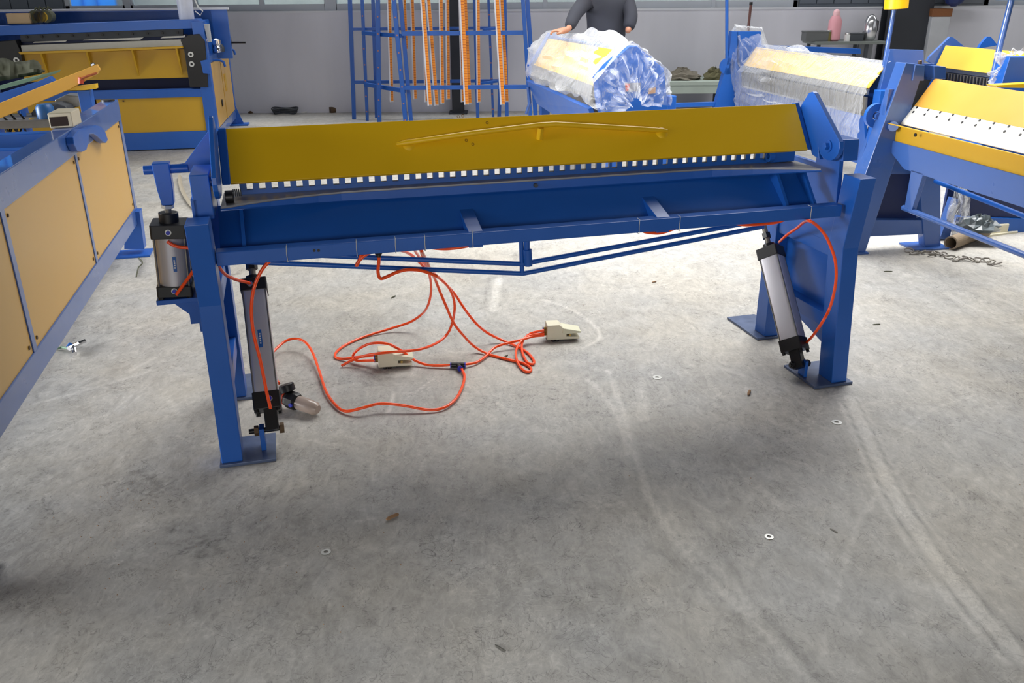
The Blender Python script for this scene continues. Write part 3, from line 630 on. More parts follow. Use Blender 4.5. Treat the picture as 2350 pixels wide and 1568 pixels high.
# fittings
MB().cyl(My(868, 566, .045), My(869, 583, .045), .014, seg=6, smooth=False).cyl(My(869, 583, .045), My(869, 590, .045), .009, seg=12).build('hose_fitting', BLACK, fold)
tee = thing('tee_fitting', 'small black and blue push-in tee fitting lying on the floor between the foot pedals', 'fitting', onZ(1050, 840, 0))
t0 = onZ(1036, 838, .016); t1 = onZ(1066, 838, .016); t2 = onZ(1056, 846, .016); tm = (t0 + t1) / 2
MB().cyl(t0, t1, .0125, seg=12).cyl(tm, t2, .0115, seg=12).build('body', BLACK, tee)
for q_, d_ in ((t0, t0 - tm), (t1, t1 - tm), (t2, t2 - tm)): MB().cyl(q_, q_ + d_ / np.linalg.norm(d_) * .005, .0135, seg=12).build('collar', FITB, tee)
# foot pedals
def pedal(px, py, lab, px2, py2):
    o0 = onZ(px, py); o1 = onZ(px2, py2); fr = Fr(o0, o1 - o0); L0 = np.linalg.norm(o1 - o0)
    t_ = thing('foot_pedal', lab, 'foot pedal', fr(L0 / 2, .04, 0), 'foot pedals on the floor')
    s_ = L0 / .165; W = .075
    def pz(prof, y0, y1, nm, mt, bev=.003):
        return MB().prism([fr(x * s_, y0, z) for x, z in prof], fr.e2 * (y1 - y0)).build(nm, mt, t_, bevel=bev)
    pz([(0, .01), (0, .088), (.062, .088), (.098, .052), (.098, .01)], 0, W, 'housing', BEIGE)
    pz([(.088, .010), (.088, .026), (.165, .022), (.165, .010)], 0, W, 'sole', BEIGE)
    pz([(.080, .070), (.172, .050), (.172, .042), (.088, .038), (.075, .045)], -.002, W + .002, 'treadle', mat('ribbed_beige', (206, 204, 178), .6, var=.04, bump=.6, bs=120))
    MB().cyl(fr(.115 * s_, -.002, .032), fr(.115 * s_, W, .032), .006).build('spring_pin', BRASS, t_)
    for x in (.03, .05): MB().cyl(fr(x, .01, 0), fr(x, .01, .012), .009, seg=12).build('rubber_foot', BLACK, t_)
    for x in (.14,): MB().cyl(fr(x, .06, 0), fr(x, .06, .012), .009, seg=12).build('rubber_foot', BLACK, t_)
    for z in (.032, .045, .060):
        MB().cyl(fr(0, .035, z), fr(-.014, .035, z), .0085, seg=6, smooth=False).build('port_nut', BRASS, t_); MB().cyl(fr(-.014, .035, z), fr(-.018, .035, z), .009, seg=12).build('port_collar', FITB, t_)
pedal(869, 849, 'beige foot pedal nearer the left leg, crossed by an orange hose', 946, 844)
pedal(1256, 786, 'beige foot pedal on the right with hoses entering its left end', 1330, 782)
# filter regulator on the floor
RG = Fr(onZ(690, 952), onZ(735, 950) - onZ(690, 952))
reg = thing('air_regulator', 'black air filter regulator with gauge and smoky bowl lying beside the left cylinder', 'regulator', onZ(700, 945))
a0 = onZ(634, 905, .055); a1 = onZ(728, 940, .03); dv = (a1 - a0) / np.linalg.norm(a1 - a0); LL = np.linalg.norm(a1 - a0)
MB().lathe(a0, [(.015, -.01), (.027, 0), (.030, .02), (.025, .03), (.027, .045)], 20, dv).build('knob', BLACK, reg)
MB().ring(a0 + dv * .047, .016, .031, .007, 24, dv).build('lock_ring', REDM, reg)
MB().lathe(a0, [(.022, .053), (.032, .056), (.038, .07), (.038, .105), (.034, .115)], 8, dv, smooth=False).build('body', BLACK, reg, bevel=.002)
MB().lathe(a0, [(.029, .115), (.0295, .16), (.028, LL - .01), (.018, LL + .004)], 24, dv).build('bowl', RUBBER, reg)
g0_ = a0 + dv * .078; upv = np.cross(np.cross(dv, [0, 0, 1.]), dv); upv /= np.linalg.norm(upv)
gd = upv * .8 + MF.e2 * .3 - MF.e1 * .25; gd /= np.linalg.norm(gd)
MB().cyl(g0_, g0_ + gd * .04, .007).build('gauge_stem', BRASS, reg)
MB().cyl(g0_ + gd * .038, g0_ + gd * .068, .032, seg=28).build('gauge', BLACK, reg, bevel=.002)
MB().cyl(a0 + dv * .105 - np.cross(dv, upv) * -.02, a0 + dv * .105 + np.cross(dv, upv) * .040, .009, seg=12).build('port_collar', FITB, reg)
# ------------------------------------------------ bits on the floor
w0 = None
for i, (px, py, r_, lab) in enumerate(((1508, 867, .020, 'steel washer on the bright floor, nearest the right foot pedal'), (1920, 970, .020, 'steel washer on the floor in front of the right foot'),
        (748, 1268, .015, 'small steel washer on the floor in front of the left leg'), (1765, 1233, .014, 'small steel washer on the floor between the two pale drag tracks'))):
    c = onZ(px, py, .0002)
    tag(MB().ring(c, r_ * .48, r_, .0022, 24).build('washer', ZINC), lab, 'washer', 'washers on the floor')
def bit(px, py, px2, py2, r_, lab, m_=WOODB, grp='scraps on the floor', name='wood_scrap'):
    a = onZ(px, py, r_); b_ = onZ(px2, py2, r_); mid = (a + b_) / 2 + np.array([0, 0, r_ * .3]); 
    return tag(MB().tube([a, a * .6 + mid * .4, mid, b_ * .7 + mid * .3, b_], [r_ * .6, r_, r_ * .9, r_, r_ * .7], 6, smooth=False).build(name, m_), lab, 'scrap', grp)
bit(887, 1193, 914, 1180, .0065, 'pale curled wood scrap in the front left of the floor')
bit(1717, 906, 1721, 896, .006, 'stubby brown scrap on the floor left of the right foot')
bit(898, 684, 908, 679, .004, 'tiny dark scrap on the floor left of the hose bunch', OLIVE)
bit(1155, 822, 1165, 815, .004, 'tiny dark scrap on the floor beside the tee hoses', OLIVE)
bit(1497, 648, 1506, 646, .004, 'tiny brown scrap on the bright floor under the right half')
bit(2003, 745, 2020, 744, .003, 'thin dark sliver right of the right leg', OLIVE); bit(2028, 623, 2048, 623, .003, 'thin dark sliver near the right-hand machine', OLIVE)
bit(1136, 1480, 1160, 1494, .0022, 'grey nail lying at the bottom middle of the floor', STEEL, name='nail'); bit(1905, 1213, 1922, 1223, .0018, 'thin bright nail lying between the two small right-hand washers', STEEL, name='nail')
mb = MB(); rng = random.Random(3)
for i in range(150):
    cx_, cy_, sp_ = rng.choice([(300, 1240, 90), (320, 1130, 60), (480, 1330, 160), (300, 1380, 160), (700, 1250, 200), (1250, 900, 500), (1000, 720, 300)])
    c = onZ(cx_ + rng.gauss(0, sp_), min(1550, max(640, cy_ + rng.gauss(0, sp_ * .4))), 0); s = rng.uniform(.0008, .0028); a = rng.uniform(0, 3)
    mb.add([c + np.array([s * math.cos(a + k * 2.1), s * math.sin(a + k * 2.1), 0]) for k in range(3)] + [c + np.array([0, 0, s])], [(0, 1, 3), (1, 2, 3), (2, 0, 3)])
tag(mb.build('grit', WOODB), 'sparse sawdust and grit scattered on the concrete floor', 'grit', kind='stuff')
# ================================================================ background machines
def pb(fr, name, m_, par, px0, py0, px1, py1, y, dep, bev=.002, label=None):
    a = fr.Y(px0, py0, y); b_ = fr.Y(px1, py1, y)
    return fr.b(name, m_, par, min(a[0], b_[0]), max(a[0], b_[0]), y, y + dep, min(a[2], b_[2]), max(a[2], b_[2]), bev, label=label)
def pp(fr, name, m_, par, pts, y, dep, bev=.002, label=None):
    return MB().prism([fr(*fr.Y(a, b_, y)) for a, b_ in pts], fr.e2 * dep).build(name, m_, par, bevel=bev, label=label)
def ppx(fr, name, m_, par, pts, x, dep, bev=.002, label=None):
    return MB().prism([fr(*fr.X(a, b_, x)) for a, b_ in pts], fr.e1 * dep).build(name, m_, par, bevel=bev, label=label)
# ------------------------------------------------ long cabinet in the left foreground
CF = Fr(onZ(333, 577), (.972, .237, 0))
cab = thing('machine_cabinet', 'long blue framed machine cabinet with tan yellow side panels at the left edge', 'cabinet', CF(-.3, -1.6, 0))
CF.b('top_rail', BLUEL, cab, -.088, 0, -3.9, 0, .868, .99, .004)
CF.b('bottom_rail', BLUEL, cab, -.08, 0, -3.9, 0, .21, .312, .004)
for y0, y1 in ((-.075, -.002), (-1.325, -1.285), (-2.545, -2.50), (-3.80, -3.75)):
    CF.b('post', BLUEL, cab, -.06, -.001, y0, y1, .305, .875, .002)
for y0, y1 in ((-1.287, -.073), (-2.502, -1.323), (-3.755, -2.543)):
    pn = CF.b('panel', YELP, cab, -.02, -.006, y0, y1, .308, .872, .001)
    for yy_ in (y0 + .035, y1 - .035):
        for zz_ in (.345, .838):
            MB().cyl(CF(-.006, yy_, zz_), CF(-.002, yy_, zz_), .008, seg=8).build('screw', RUST, pn)
lg = pp(CF, 'leg', BLUE, cab, [(286, 486), (320, 486), (331, 572), (285, 572)], -.10, .10)
CF.b('foot_plate', BLUE, lg, -.17, .05, -.15, .03, 0, .012)
lg = CF.b('leg', BLUE, cab, -.14, -.01, -3.7, -3.55, .012, .21); CF.b('foot_plate', BLUE, lg, -.19, .05, -3.75, -3.5, 0, .012)
CF.b('far_rail', BLUEL, cab, -1.45, -1.30, -3.9, 0, .868, .99, .004)
CF.b('end_beam', BLUE, cab, -1.45, -.06, -.12, -.02, .21, .31, .003)
for y0, y1 in ((-1.69, -1.61), (-1.18, -1.09)): CF.b('cross_rail', BLUE, cab, -1.30, -.08, y0, y1, .86, .96, .003)
CF.b('far_leg', BLUE, cab, -1.42, -1.30, -.12, 0, .0, .87); CF.b('far_leg', BLUE, cab, -1.42, -1.30, -3.7, -3.6, .0, .87)
hk = ppx(CF, 'hook_bracket', BLUE, cab, [(163, 298), (178, 296), (205, 288), (217, 291), (226, 302), (233, 322), (228, 329), (221, 326), (208, 314), (199, 308), (188, 309), (186, 330), (182, 345), (172, 350), (160, 347), (152, 332), (150, 316)], 0.0, .035, .004)
MB().cyl(CF(-.045, -.08, .985), CF(-.045, -.08, 1.0), .04, seg=20).build('grommet', BLACK, cab)
q = CF.X(186, 288, -.06)
bxt = thing('junction_box', 'cream metal box lying on the top rail of the left cabinet', 'box', CF(-.08, q[1], .99))
yb = CF.Z(186, 288, .99)[1]
MB().prism([CF(-.105, yb - .08, .99), CF(.0, yb - .06, .99), CF(.005, yb + .10, .99), CF(-.10, yb + .11, .99)], (0, 0, .075)).build('case', mat('cream_metal', (214, 204, 178), .3, metal=.2, var=.1), bxt, bevel=.006)
MB().prism([CF(-.098, yb - .082, 1.0), CF(-.02, yb - .068, 1.0), CF(-.02, yb - .07, 1.045), CF(-.098, yb - .084, 1.045)], CF.e2 * .01).build('dark_opening', mat('dark_brown', (60, 44, 36), .7, var=.3), bxt)
# ------------------------------------------------ blue lever stand and feeder behind the cabinet
LF = Fr(CF(-.25, .75, 0), (.983, .183, 0))
lev = thing('lever_stand', 'blue post with long tan yellow lever arm rising behind the left cabinet', 'machine', LF(0, .05, 0))
def floorbox(fr, name, m_, par, px0, px1, pyt, y, dep, z0=0.0, bev=.003):
    a = fr.Y(px0, pyt, y); b_ = fr.Y(px1, pyt, y); return fr.b(name, m_, par, a[0], b_[0], y, y + dep, z0, a[2], bev)
floorbox(LF, 'post', BLUE, lev, 177, 205, 208, 0, .09)
pp(LF, 'lever_arm', mat('lever_yellow', (214, 160, 58), .4, var=.08), lev, [(-60, 253), (0, 236), (222, 148), (229, 160), (222, 171), (160, 205), (0, 272), (-60, 290)], -.04, .035, .003)
pp(LF, 'bracket', YEL, lev, [(140, 203), (196, 196), (219, 193), (220, 204), (196, 207), (150, 208)], -.02, .07)
MB().tube([LF(*LF.Y(a, b_, -.06)) for a, b_ in ((184, 186), (188, 180), (200, 175), (222, 168))], .008, 8).build('handle', mat('orange_brown', (150, 76, 36), .5), lev)
MB().cyl(LF(*LF.Y(186, 192, -.05)), LF(*LF.Y(186, 178, -.05)), .018, seg=10).build('pivot', REDM, lev)
MB().cyl(LF(*LF.Y(210, 150, -.03)), LF(*LF.Y(216, 146, -.03)), .012, seg=8).build('bolt', CHROME, lev)
feed = thing('feeder_table', 'low blue feeder frame with motors and cables behind the left cabinet', 'machine', LF(-.9, .9, 0))
pp(LF, 'side_rail', BLUE, feed, [(-40, 228), (0, 214), (90, 186), (112, 176), (122, 186), (122, 198), (60, 222), (-40, 262)], .45, .08)
pb(LF, 'post', BLUE, feed, 42, 240, 62, 305, .25, .07)
floorbox(LF, 'leg', BLUE, feed, 28, 46, 205, .5, .08); floorbox(LF, 'leg', BLUE, feed, -35, -15, 230, .5, .08)
pp(LF, 'tray', GREENT, feed, [(-30, 205), (0, 196), (75, 178), (95, 172), (92, 178), (60, 190), (-30, 215)], .70, .5)
sg = MB().lathe(LF(*LF.Y(110, 285, .15)), [(.055, 0), (.06, .02), (.06, .12), (.045, .14)], 16).build('motor', mat('motor_blue', (34, 92, 150), .4, var=.2), feed)
pp(LF, 'motor_housing', DKGREY, feed, [(70, 260), (85, 243), (130, 238), (150, 244), (162, 262), (165, 292), (85, 292)], .28, .18, .01)
pp(LF, 'gearbox', STEEL, feed, [(125, 230), (150, 218), (180, 220), (182, 245), (135, 252)], .45, .15, .006)
pp(LF, 'guard', YEL, feed, [(66, 272), (82, 276), (92, 292), (66, 294)], .1, .05)
for k in range(9):
    a, b_ = 2 + k * 5 + (k % 3) * 2, 262 + (k % 4) * 7
    MB().tube([LF(*LF.Y(a, b_, .1)), LF(*LF.Y(a + 10, b_ + 12, .14)), LF(*LF.Y(a + 5, b_ + 26, .1)), LF(*LF.Y(a + 16, b_ + 44, .12))], .007, 6).build('cable', BLACK if k % 3 else DKGREY, feed)
pb(LF, 'shelf', DULL, feed, -40, 280, 175, 291, .05, .45, .003)
tp = thing('folded_tarp', 'dark olive folded tarp on the feeder at the far left', 'tarp', LF(*LF.Y(60, 175, .75)))
mb = MB(); n_ = 14; rng = random.Random(5); vs = []
for j in range(5):
    for i in range(n_ + 1):
        px = -30 + i * (125 / n_); h = [150, 145, 137, 134, 133, 134, 138, 142, 141, 140, 140, 138, 137, 140, 150][i] if i < 15 else 150
        yb_ = 192 - i * 1.6
        pyv = h + (yb_ - h) * (j / 4) ** .8
        c = LF(*LF.Y(px, pyv, .85 - .12 * math.sin(j / 4 * 2.2) + rng.uniform(-.02, .02))); vs.append(c)
mb.add(vs, [(j * (n_ + 1) + i, j * (n_ + 1) + i + 1, (j + 1) * (n_ + 1) + i + 1, (j + 1) * (n_ + 1) + i) for j in range(4) for i in range(n_)], True)
tpo = mb.build('sheet', OLIVE, tp); md = tpo.modifiers.new('s', 'SOLIDIFY'); md.thickness = .04
# ------------------------------------------------ shearing machine at the back left
BF = Fr(onZ(510, 340), (.983, .183, 0))
sh = thing('shearing_machine', 'large blue and yellow shearing machine with yellow apron at the back left', 'machine', BF(-1.0, .8, 0))
pb(BF, 'lower_rail', BLUE, sh, -60, 318, 497, 338, .01, .10); 
BF.b('mid_rail', BLUE, sh, -2.6, -.05, .005, .10, .560, .645, .002)
o_ = BF.Y(280, 235, 0); 
a = BF.Y(275, 225, .0); b_ = BF.Y(497, 312, .0)
pnl = BF.b('front_panel', YEL2, sh, a[0] - .25, b_[0] - .01, .03, .045, .135, .565, .001)
for px, py in ((283, 232), (470, 222), (290, 308), (474, 310)): MB().cyl(BF(*BF.Y(px, py, .03)), BF(*BF.Y(px, py, .022)), .010, seg=8).build('screw', RUST, pnl)
BF.b('front_panel', YEL2, sh, a[0] - 1.30, a[0] - .30, .03, .045, .135, .565, .001)
BF.b('end_post', BLUE, sh, -.14, -.02, 0, .14, .02, 1.33, .004); BF.b('end_post', BLUE, sh, -2.45, -2.33, 0, .14, .02, 1.33, .004)
BF.b('end_plate', BLUE, sh, -.12, -.06, .12, .75, .62, 1.33, .004); BF.b('end_plate', BLUE, sh, -2.42, -2.36, .12, .75, .3, 1.33, .004)
MB().prism([BF(-.02, .02, 1.30), BF(.03, .02, 1.30), BF(.03, .02, 1.12), BF(.0, .02, 1.12)], BF.e2 * .08).build('spacer', mat('pale_metal', (176, 178, 182), .5), sh)
pp(BF, 'top_beam', BLUE, sh, [(-60, 62), (452, 44), (462, 50), (470, 60), (470, 78), (450, 65), (-60, 84)], .02, .30, .003)
a = BF.Y(440, 62, .02); b_ = BF.Y(440, 84, .02)
bp_ = pp(BF, 'upper_blade', DKGREY, sh, [(46, 80), (420, 66), (420, 82), (48, 97)], .10, .04)
for k in range(11):
    t_ = k / 10; c = BF.Y(62 + 345 * t_, 85 - 10.5 * t_, .10); MB().cyl(BF(c[0], .10, c[2]), BF(c[0], .085, c[2]), .014, seg=8).build('blade_bolt', BLACK, bp_)
pp(BF, 'gap_plate', NAVY, sh, [(40, 92), (430, 78), (430, 96), (40, 108)], .16, .03)
for i, q in enumerate((((75, 99), (80, 95), (158, 90), (150, 96)), ((190, 93), (198, 87), (336, 82), (322, 91)), ((368, 88), (376, 83), (425, 80), (425, 86)))):
    pp(BF, 'guide_strip', WHITEP, sh, q, .13, .02, 0)
pp(BF, 'lower_blade', STEEL, sh, [(47, 104), (420, 90), (420, 107), (50, 119)], .0, .12)
ap = pp(BF, 'apron_flange', YEL2, sh, [(42, 120), (418, 106), (420, 111), (46, 125)], -.07, .20)
for q, yv in (([(48, 124), (423, 112), (434, 178), (56, 188)], .06),): pp(BF, 'apron', YEL2, sh, q, yv, .03)
for px in (90, 195, 300, 402):
    c0 = BF.Y(px, 120 - (px - 50) * .032, -.05); c1 = BF.Y(px + 5, 186 - (px - 50) * .026, .055)
    MB().prism([BF(c0[0], -.055, c0[2]), BF(c0[0], .06, c0[2]), BF(c0[0], .06, c1[2] + .02)], BF.e1 * .018).build('apron_rib', YEL2, sh)
cav = BF.b('back_plate', NAVY, sh, -2.33, -.12, .55, .57, .15, .80)
for nm, pts, yv in (('slide_block', [(414, 92), (432, 80), (457, 78), (470, 95), (478, 200), (436, 200), (432, 178), (422, 112)], -.02), ('slide_block', [(-40, 98), (35, 92), (48, 120), (54, 155), (45, 158), (-40, 160)], -.02)):
    sb_ = pp(BF, nm, BLACK, sh, pts, yv, .14, .004)
    for px, py in (((438, 125), (440, 147)) if pts[0][0] > 0 else ((38, 138),)):
        MB().ring(BF(*BF.Y(px, py, yv - .001)), .013, .028, -.008, 18, BF.e2).build('washer', ZINC, sb_)
pp(BF, 'bracket_plate', BLUE, sh, [(460, 140), (478, 136), (482, 170), (466, 168)], -.03, .03)
ct_ = BF.Y(40, 30, .45); pb(BF, 'rear_panel', BLUE, sh, -60, 30, 497, 120, .80, .06)
RPz = BF.Y(300, 22, .80)[2]; BF.b('rear_top_edge', LEDGE, sh, -2.6, .16, .78, .88, RPz - .01, RPz + .012)
BF.b('rear_panel', BLUE, sh, -2.6, .14, .80, .86, .9, RPz - .01)
# right side of the shearing machine, running back
BF.b('side_rail', BLUEL, sh, -.11, -.02, .14, 1.85, .10, .20); BF.b('side_rail', BLUEL, sh, -.11, -.02, .14, 1.85, .90, .97)
BF.b('side_post', BLUE, sh, -.11, -.02, 1.78, 1.88, .02, .97)
for y0, y1 in ((.16, .90), (.96, 1.76)):
    sp_ = BF.b('side_panel', YELP, sh, -.04, -.022, y0, y1, .205, .895, .002)
    if y0 < .5:
        MB().cyl(BF(-.02, .62, .42), BF(-.012, .62, .42), .04, seg=14).build('port', BLACK, sp_)
    else: BF.b('warning_plate', YEL2, sp_, -.022, -.016, 1.1, 1.25, .50, .70, 0)
BF.b('foot_plate', BLUE, sh, -.14, .12, 1.72, 1.92, 0, .02)
MB().prism([BF(-.02, 1.80, .02), BF(.06, 1.80, .02), BF(-.02, 1.80, .25)], BF.e2 * .02).build('foot_gusset', BLUE, sh)
for px, py, s_ in ((508, 138, 0), (532, 112, 1)):
    yv = .35 if not s_ else 1.45
    c = BF.Y(px, py, yv)
    MB().tube([BF(-.02, yv, c[2]), BF(.05, yv, c[2] + .0), BF(.09, yv, c[2] - .02), BF(.10, yv, c[2] - .07)], .014, 8).build('hook', BLUE, sh)
c = BF.Y(500, 105, .3)
MB().lathe(BF(.03, .45, .99), [(.04, 0), (.045, .04), (.03, .07), (.05, .09), (.05, .13), (.02, .15)], 16).build('valve', CHROME, sh)
MB().lathe(BF(.02, .75, .98), [(.05, 0), (.05, .05), (.03, .08)], 16).build('valve', DKGREY, sh)
MB().lathe(BF(.05, 1.30, .97), [(.03, 0), (.045, .03), (.045, .14), (.012, .19), (.012, .23)], 14).build('lubricator', BLACK, sh)
MB().cyl(BF(.06, 1.30, 1.05), BF(.26, 1.25, 1.05), .012, seg=8).build('lever', BLACK, sh)
# ------------------------------------------------ things resting on the shearing machine
tz = BF.Y(40, 58, .20)
c0 = BF.Y(20, 58, .12); c1 = BF.Y(74, 56, .12)
bxt = thing('cardboard_box', 'open cardboard box standing on the shearing machine at the top left', 'box', BF((c0[0] + c1[0]) / 2, .2, c0[2]))
x0_, x1_, z0_ = c0[0], c1[0], BF.Y(45, 52, .12)[2] - .01
for args in ((x0_, x1_, .10, .106), (x0_, x1_, .26, .266), (x0_, x0_ + .006, .10, .266), (x1_ - .006, x1_, .10, .266)):
    BF.b('wall', CARD, bxt, args[0], args[1], args[2], args[3], z0_, z0_ + .10, 0)
BF.b('base', CARD, bxt, x0_, x1_, .10, .266, z0_, z0_ + .006, 0)
c0 = BF.Y(80, 50, .16); c1 = BF.Y(112, 48, .16)
spg = thing('spool_bundle', 'dark and yellow bundle of spools on the shearing machine beside the cardboard box', 'spool', BF((c0[0] + c1[0]) / 2, .2, z0_))
for k, mm_ in enumerate((OLIVE, YEL, BLACK, YEL, OLIVE)):
    xk = c0[0] + (c1[0] - c0[0]) * (k + .5) / 5; MB().cyl(BF(xk, .13, z0_ + .065), BF(xk, .27, z0_ + .065), .062 if k % 2 == 0 else .05, seg=16).build('disc', mm_, spg)
for k in range(4): MB().tube([BF(c0[0] + .02 + .04 * k, .16, z0_ + .12), BF(c0[0] + .03 + .04 * k, .18, z0_ + .15 + .01 * (k % 2)), BF(c0[0] + .05 + .04 * k, .2, z0_ + .13)], .010, 6).build('loose_end', OLIVE, spg)
a = BF.Y(405, 45, .15); b_ = BF.Y(445, 44, .15); pz_ = a[2] - .02
MB_ = MB().lathe(BF((a[0] + b_[0]) / 2 + .01, .2, pz_), [(.055, 0), (.075, .01), (.078, .03), (.082, .30), (.085, .7)], 20)
wr = tag(MB_.build('wrapped_post', mat('white_wrap', (206, 210, 222), .4, var=.12, vs=14, bump=.6, bs=25)), 'white film-wrapped post standing on the right end of the shearing machine', 'post')
MB().tube([BF(b_[0] + .03, .18, pz_ + .22), BF(b_[0] + .06, .16, pz_ + .14), BF(b_[0] + .10, .16, pz_ + .10), BF(b_[0] + .07, .16, pz_ + .06), BF(b_[0] + .02, .18, pz_ + .10)], .007, 6).build('loose_film', PAPER, wr)

# ------------------------------------------------ blue rack with orange strips
RK = Fr(wY(1000, 0, 11.6) * np.array([1, 1, 0]), (1, 0, 0))
def zfloor_at(py, px): return onZ(px, py)
posts = [  # px at y=0, px at y=250, width px, world Y
    (803, 812, 8, 11.9), (831, 842, 6, 11.75), (856, 864, 7, 12.0), (867, 870, 9, 11.3), (904, 928, 9, 10.9), (919, 941, 8, 10.95),
    (1089, 1096, 7, 11.5), (1121, 1131, 5, 11.9), (1153, 1146, 8, 11.95), (1158, 1163, 8, 11.6), (1200, 1216, 8, 10.9), (1210, 1228, 9, 11.0)]
rack = thing('strip_rack', 'tall blue welded rack of posts and crossbars holding orange strips against the back wall', 'rack', (wY(1000, 0, 11.5)[0], 11.5, 0))
def px_line(px0, px1, Yw, z):
    a = wY(px0, 0, Yw); b_ = wY(px1, 250, Yw); t_ = (z - a[2]) / (b_[2] - a[2]); return a + (b_ - a) * t_
for i, (p0_, p1_, wpx, Yw) in enumerate(posts):
    a = px_line(p0_, p1_, Yw, 0); b_ = px_line(p0_, p1_, Yw, 2.5); hw = wpx / 2 * Yw / F * 1.02
    pts = [a + np.array([sx * hw, sy * .025, 0]) for sx, sy in ((-1, -1), (1, -1), (1, 1), (-1, 1))]
    v = b_ - a; mb = MB().hexa(pts + [q + v for q in pts]); po = mb.build('post', BLUE, rack, bevel=.002)
    if i in (3, 4, 1, 7):
        for k in range(12):
            c = a + v * ((k + .6) / 12.5); MB().cyl(c + np.array([0, -.0255, 0]), c + np.array([0, -.0275, 0]), .010, seg=8).build('hole', mat('hole_pink', (176, 120, 110), .6), po)
def rbar(pxa, pya, Ya, pxb, pyb, Yb, h):
    a = wY(pxa, pya, Ya); b_ = wY(pxb, pyb, Yb); b_[2] = a[2] * .5 + b_[2] * .5; a[2] = b_[2]
    d = (b_ - a) / np.linalg.norm(b_ - a); n2 = np.array([-d[1], d[0], 0]) * .02; q = [a - n2, b_ - n2, b_ + n2, a + n2]
    MB().hexa([p_ - np.array([0, 0, h / 2]) for p_ in q] + [p_ + np.array([0, 0, h / 2]) for p_ in q]).build('crossbar', BLUE, rack, bevel=.002)
for args in ((806, 69, 11.9, 1152, 62, 11.95, .035), (833, 76, 11.75, 922, 82, 10.9, .045), (922, 80, 10.9, 1206, 72, 10.9, .05), (1110, 66, 11.5, 1152, 66, 11.9, .03),
             (808, 190, 11.9, 1150, 184, 11.95, .04), (838, 196, 11.75, 928, 206, 10.9, .05), (928, 205, 10.9, 1214, 196, 10.9, .05), (1095, 190, 11.5, 1150, 188, 11.9, .03)):
    rbar(*args)
STRIP = mat('orange_strip', (236, 146, 40), .45, var=.05)
TICK = mat('strip_tick', (196, 96, 26), .5)
CHAN = mat('strip_channel', (206, 206, 214), .35, metal=.2)
strips = [(893, 899.6, 232, 6.5, 11.25), (928, 933, 112, 6, 11.6), (946, 953, 226, 6.5, 11.45), (970, 987, 240, 8, 10.75), (983, 1002, 240, 8, 11.05), (972, 979, 232, 6, 11.35),
          (1012, 1016, 236, 7, 11.2), (1027, 1029, 226, 7, 11.4), (1060, 1071, 238, 9, 10.75), (1067, 1078, 236, 8, 11.05), (1057, 1062, 232, 6, 11.35), (1097, 1099, 233, 7, 11.1), (1140, 1154, 238, 9, 10.7), (1151, 1163, 232, 8, 11.05)]
strip_lab = ['leftmost orange ticked strip hanging in the blue rack', 'short orange strip ending above the upper crossbar, left part of rack', 'orange ticked strip just right of the slanting front left rack posts',
 'front orange strip with pale edge, passing before both crossbars at left', 'orange strip directly right of the front left strip, behind the crossbars', 'thin orange strip mostly hidden behind the front left strip',
 'orange strip left of the pair beside the dark column', 'orange strip right beside the left edge of the dark column', 'front orange strip with pale edge, right of the dark column', 'orange strip touching the right side of the front strip beside the column',
 'thin orange strip mostly hidden behind the front strip beside the column', 'lone orange strip in the right half of the rack, beside a thin blue post', 'rightmost front orange strip with pale edge, before the crossbars', 'rightmost orange strip, directly right of the last front strip']
for (p0_, p1_, pyb, wpx, Yw), lab in zip(strips, strip_lab):
    bot_ = wY(p1_, pyb, Yw); top_ = px_line(p0_, p1_ + (p1_ - p0_) * (250 - pyb) / pyb, Yw, 2.45)
    v = top_ - bot_; L_ = np.linalg.norm(v); v = v / L_; hw = wpx / 2 * Yw / F
    t_ = thing('orange_strip', lab, 'strip', bot_, 'orange strips hanging in the blue rack')
    e = np.array([1., 0, 0]); f = np.array([0, 1., 0])
    def sbx(x0, x1, y0, y1, s0, s1): 
        q = [bot_ + e * x + f * y for x, y in ((x0, y0), (x1, y0), (x1, y1), (x0, y1))]; return [p_ + v * s0 for p_ in q] + [p_ + v * s1 for p_ in q]
    MB().hexa(sbx(-hw - .008, -hw * .6, -.012, .03, -.012, L_)).hexa(sbx(-hw, hw, .006, .03, -.012, L_)).build('channel', CHAN, t_)
    MB().hexa(sbx(-hw * .6, hw, -.006, .006, 0, L_)).build('band', STRIP, t_)
    tk = MB(); s_ = .02
    while s_ < L_ - .02:
        tk.hexa(sbx(-hw * .6, hw, -.0075, -.006, s_, s_ + .007)); s_ += .03
    o = tk.build('tick_marks', TICK, t_); o['kind'] = 'stuff'
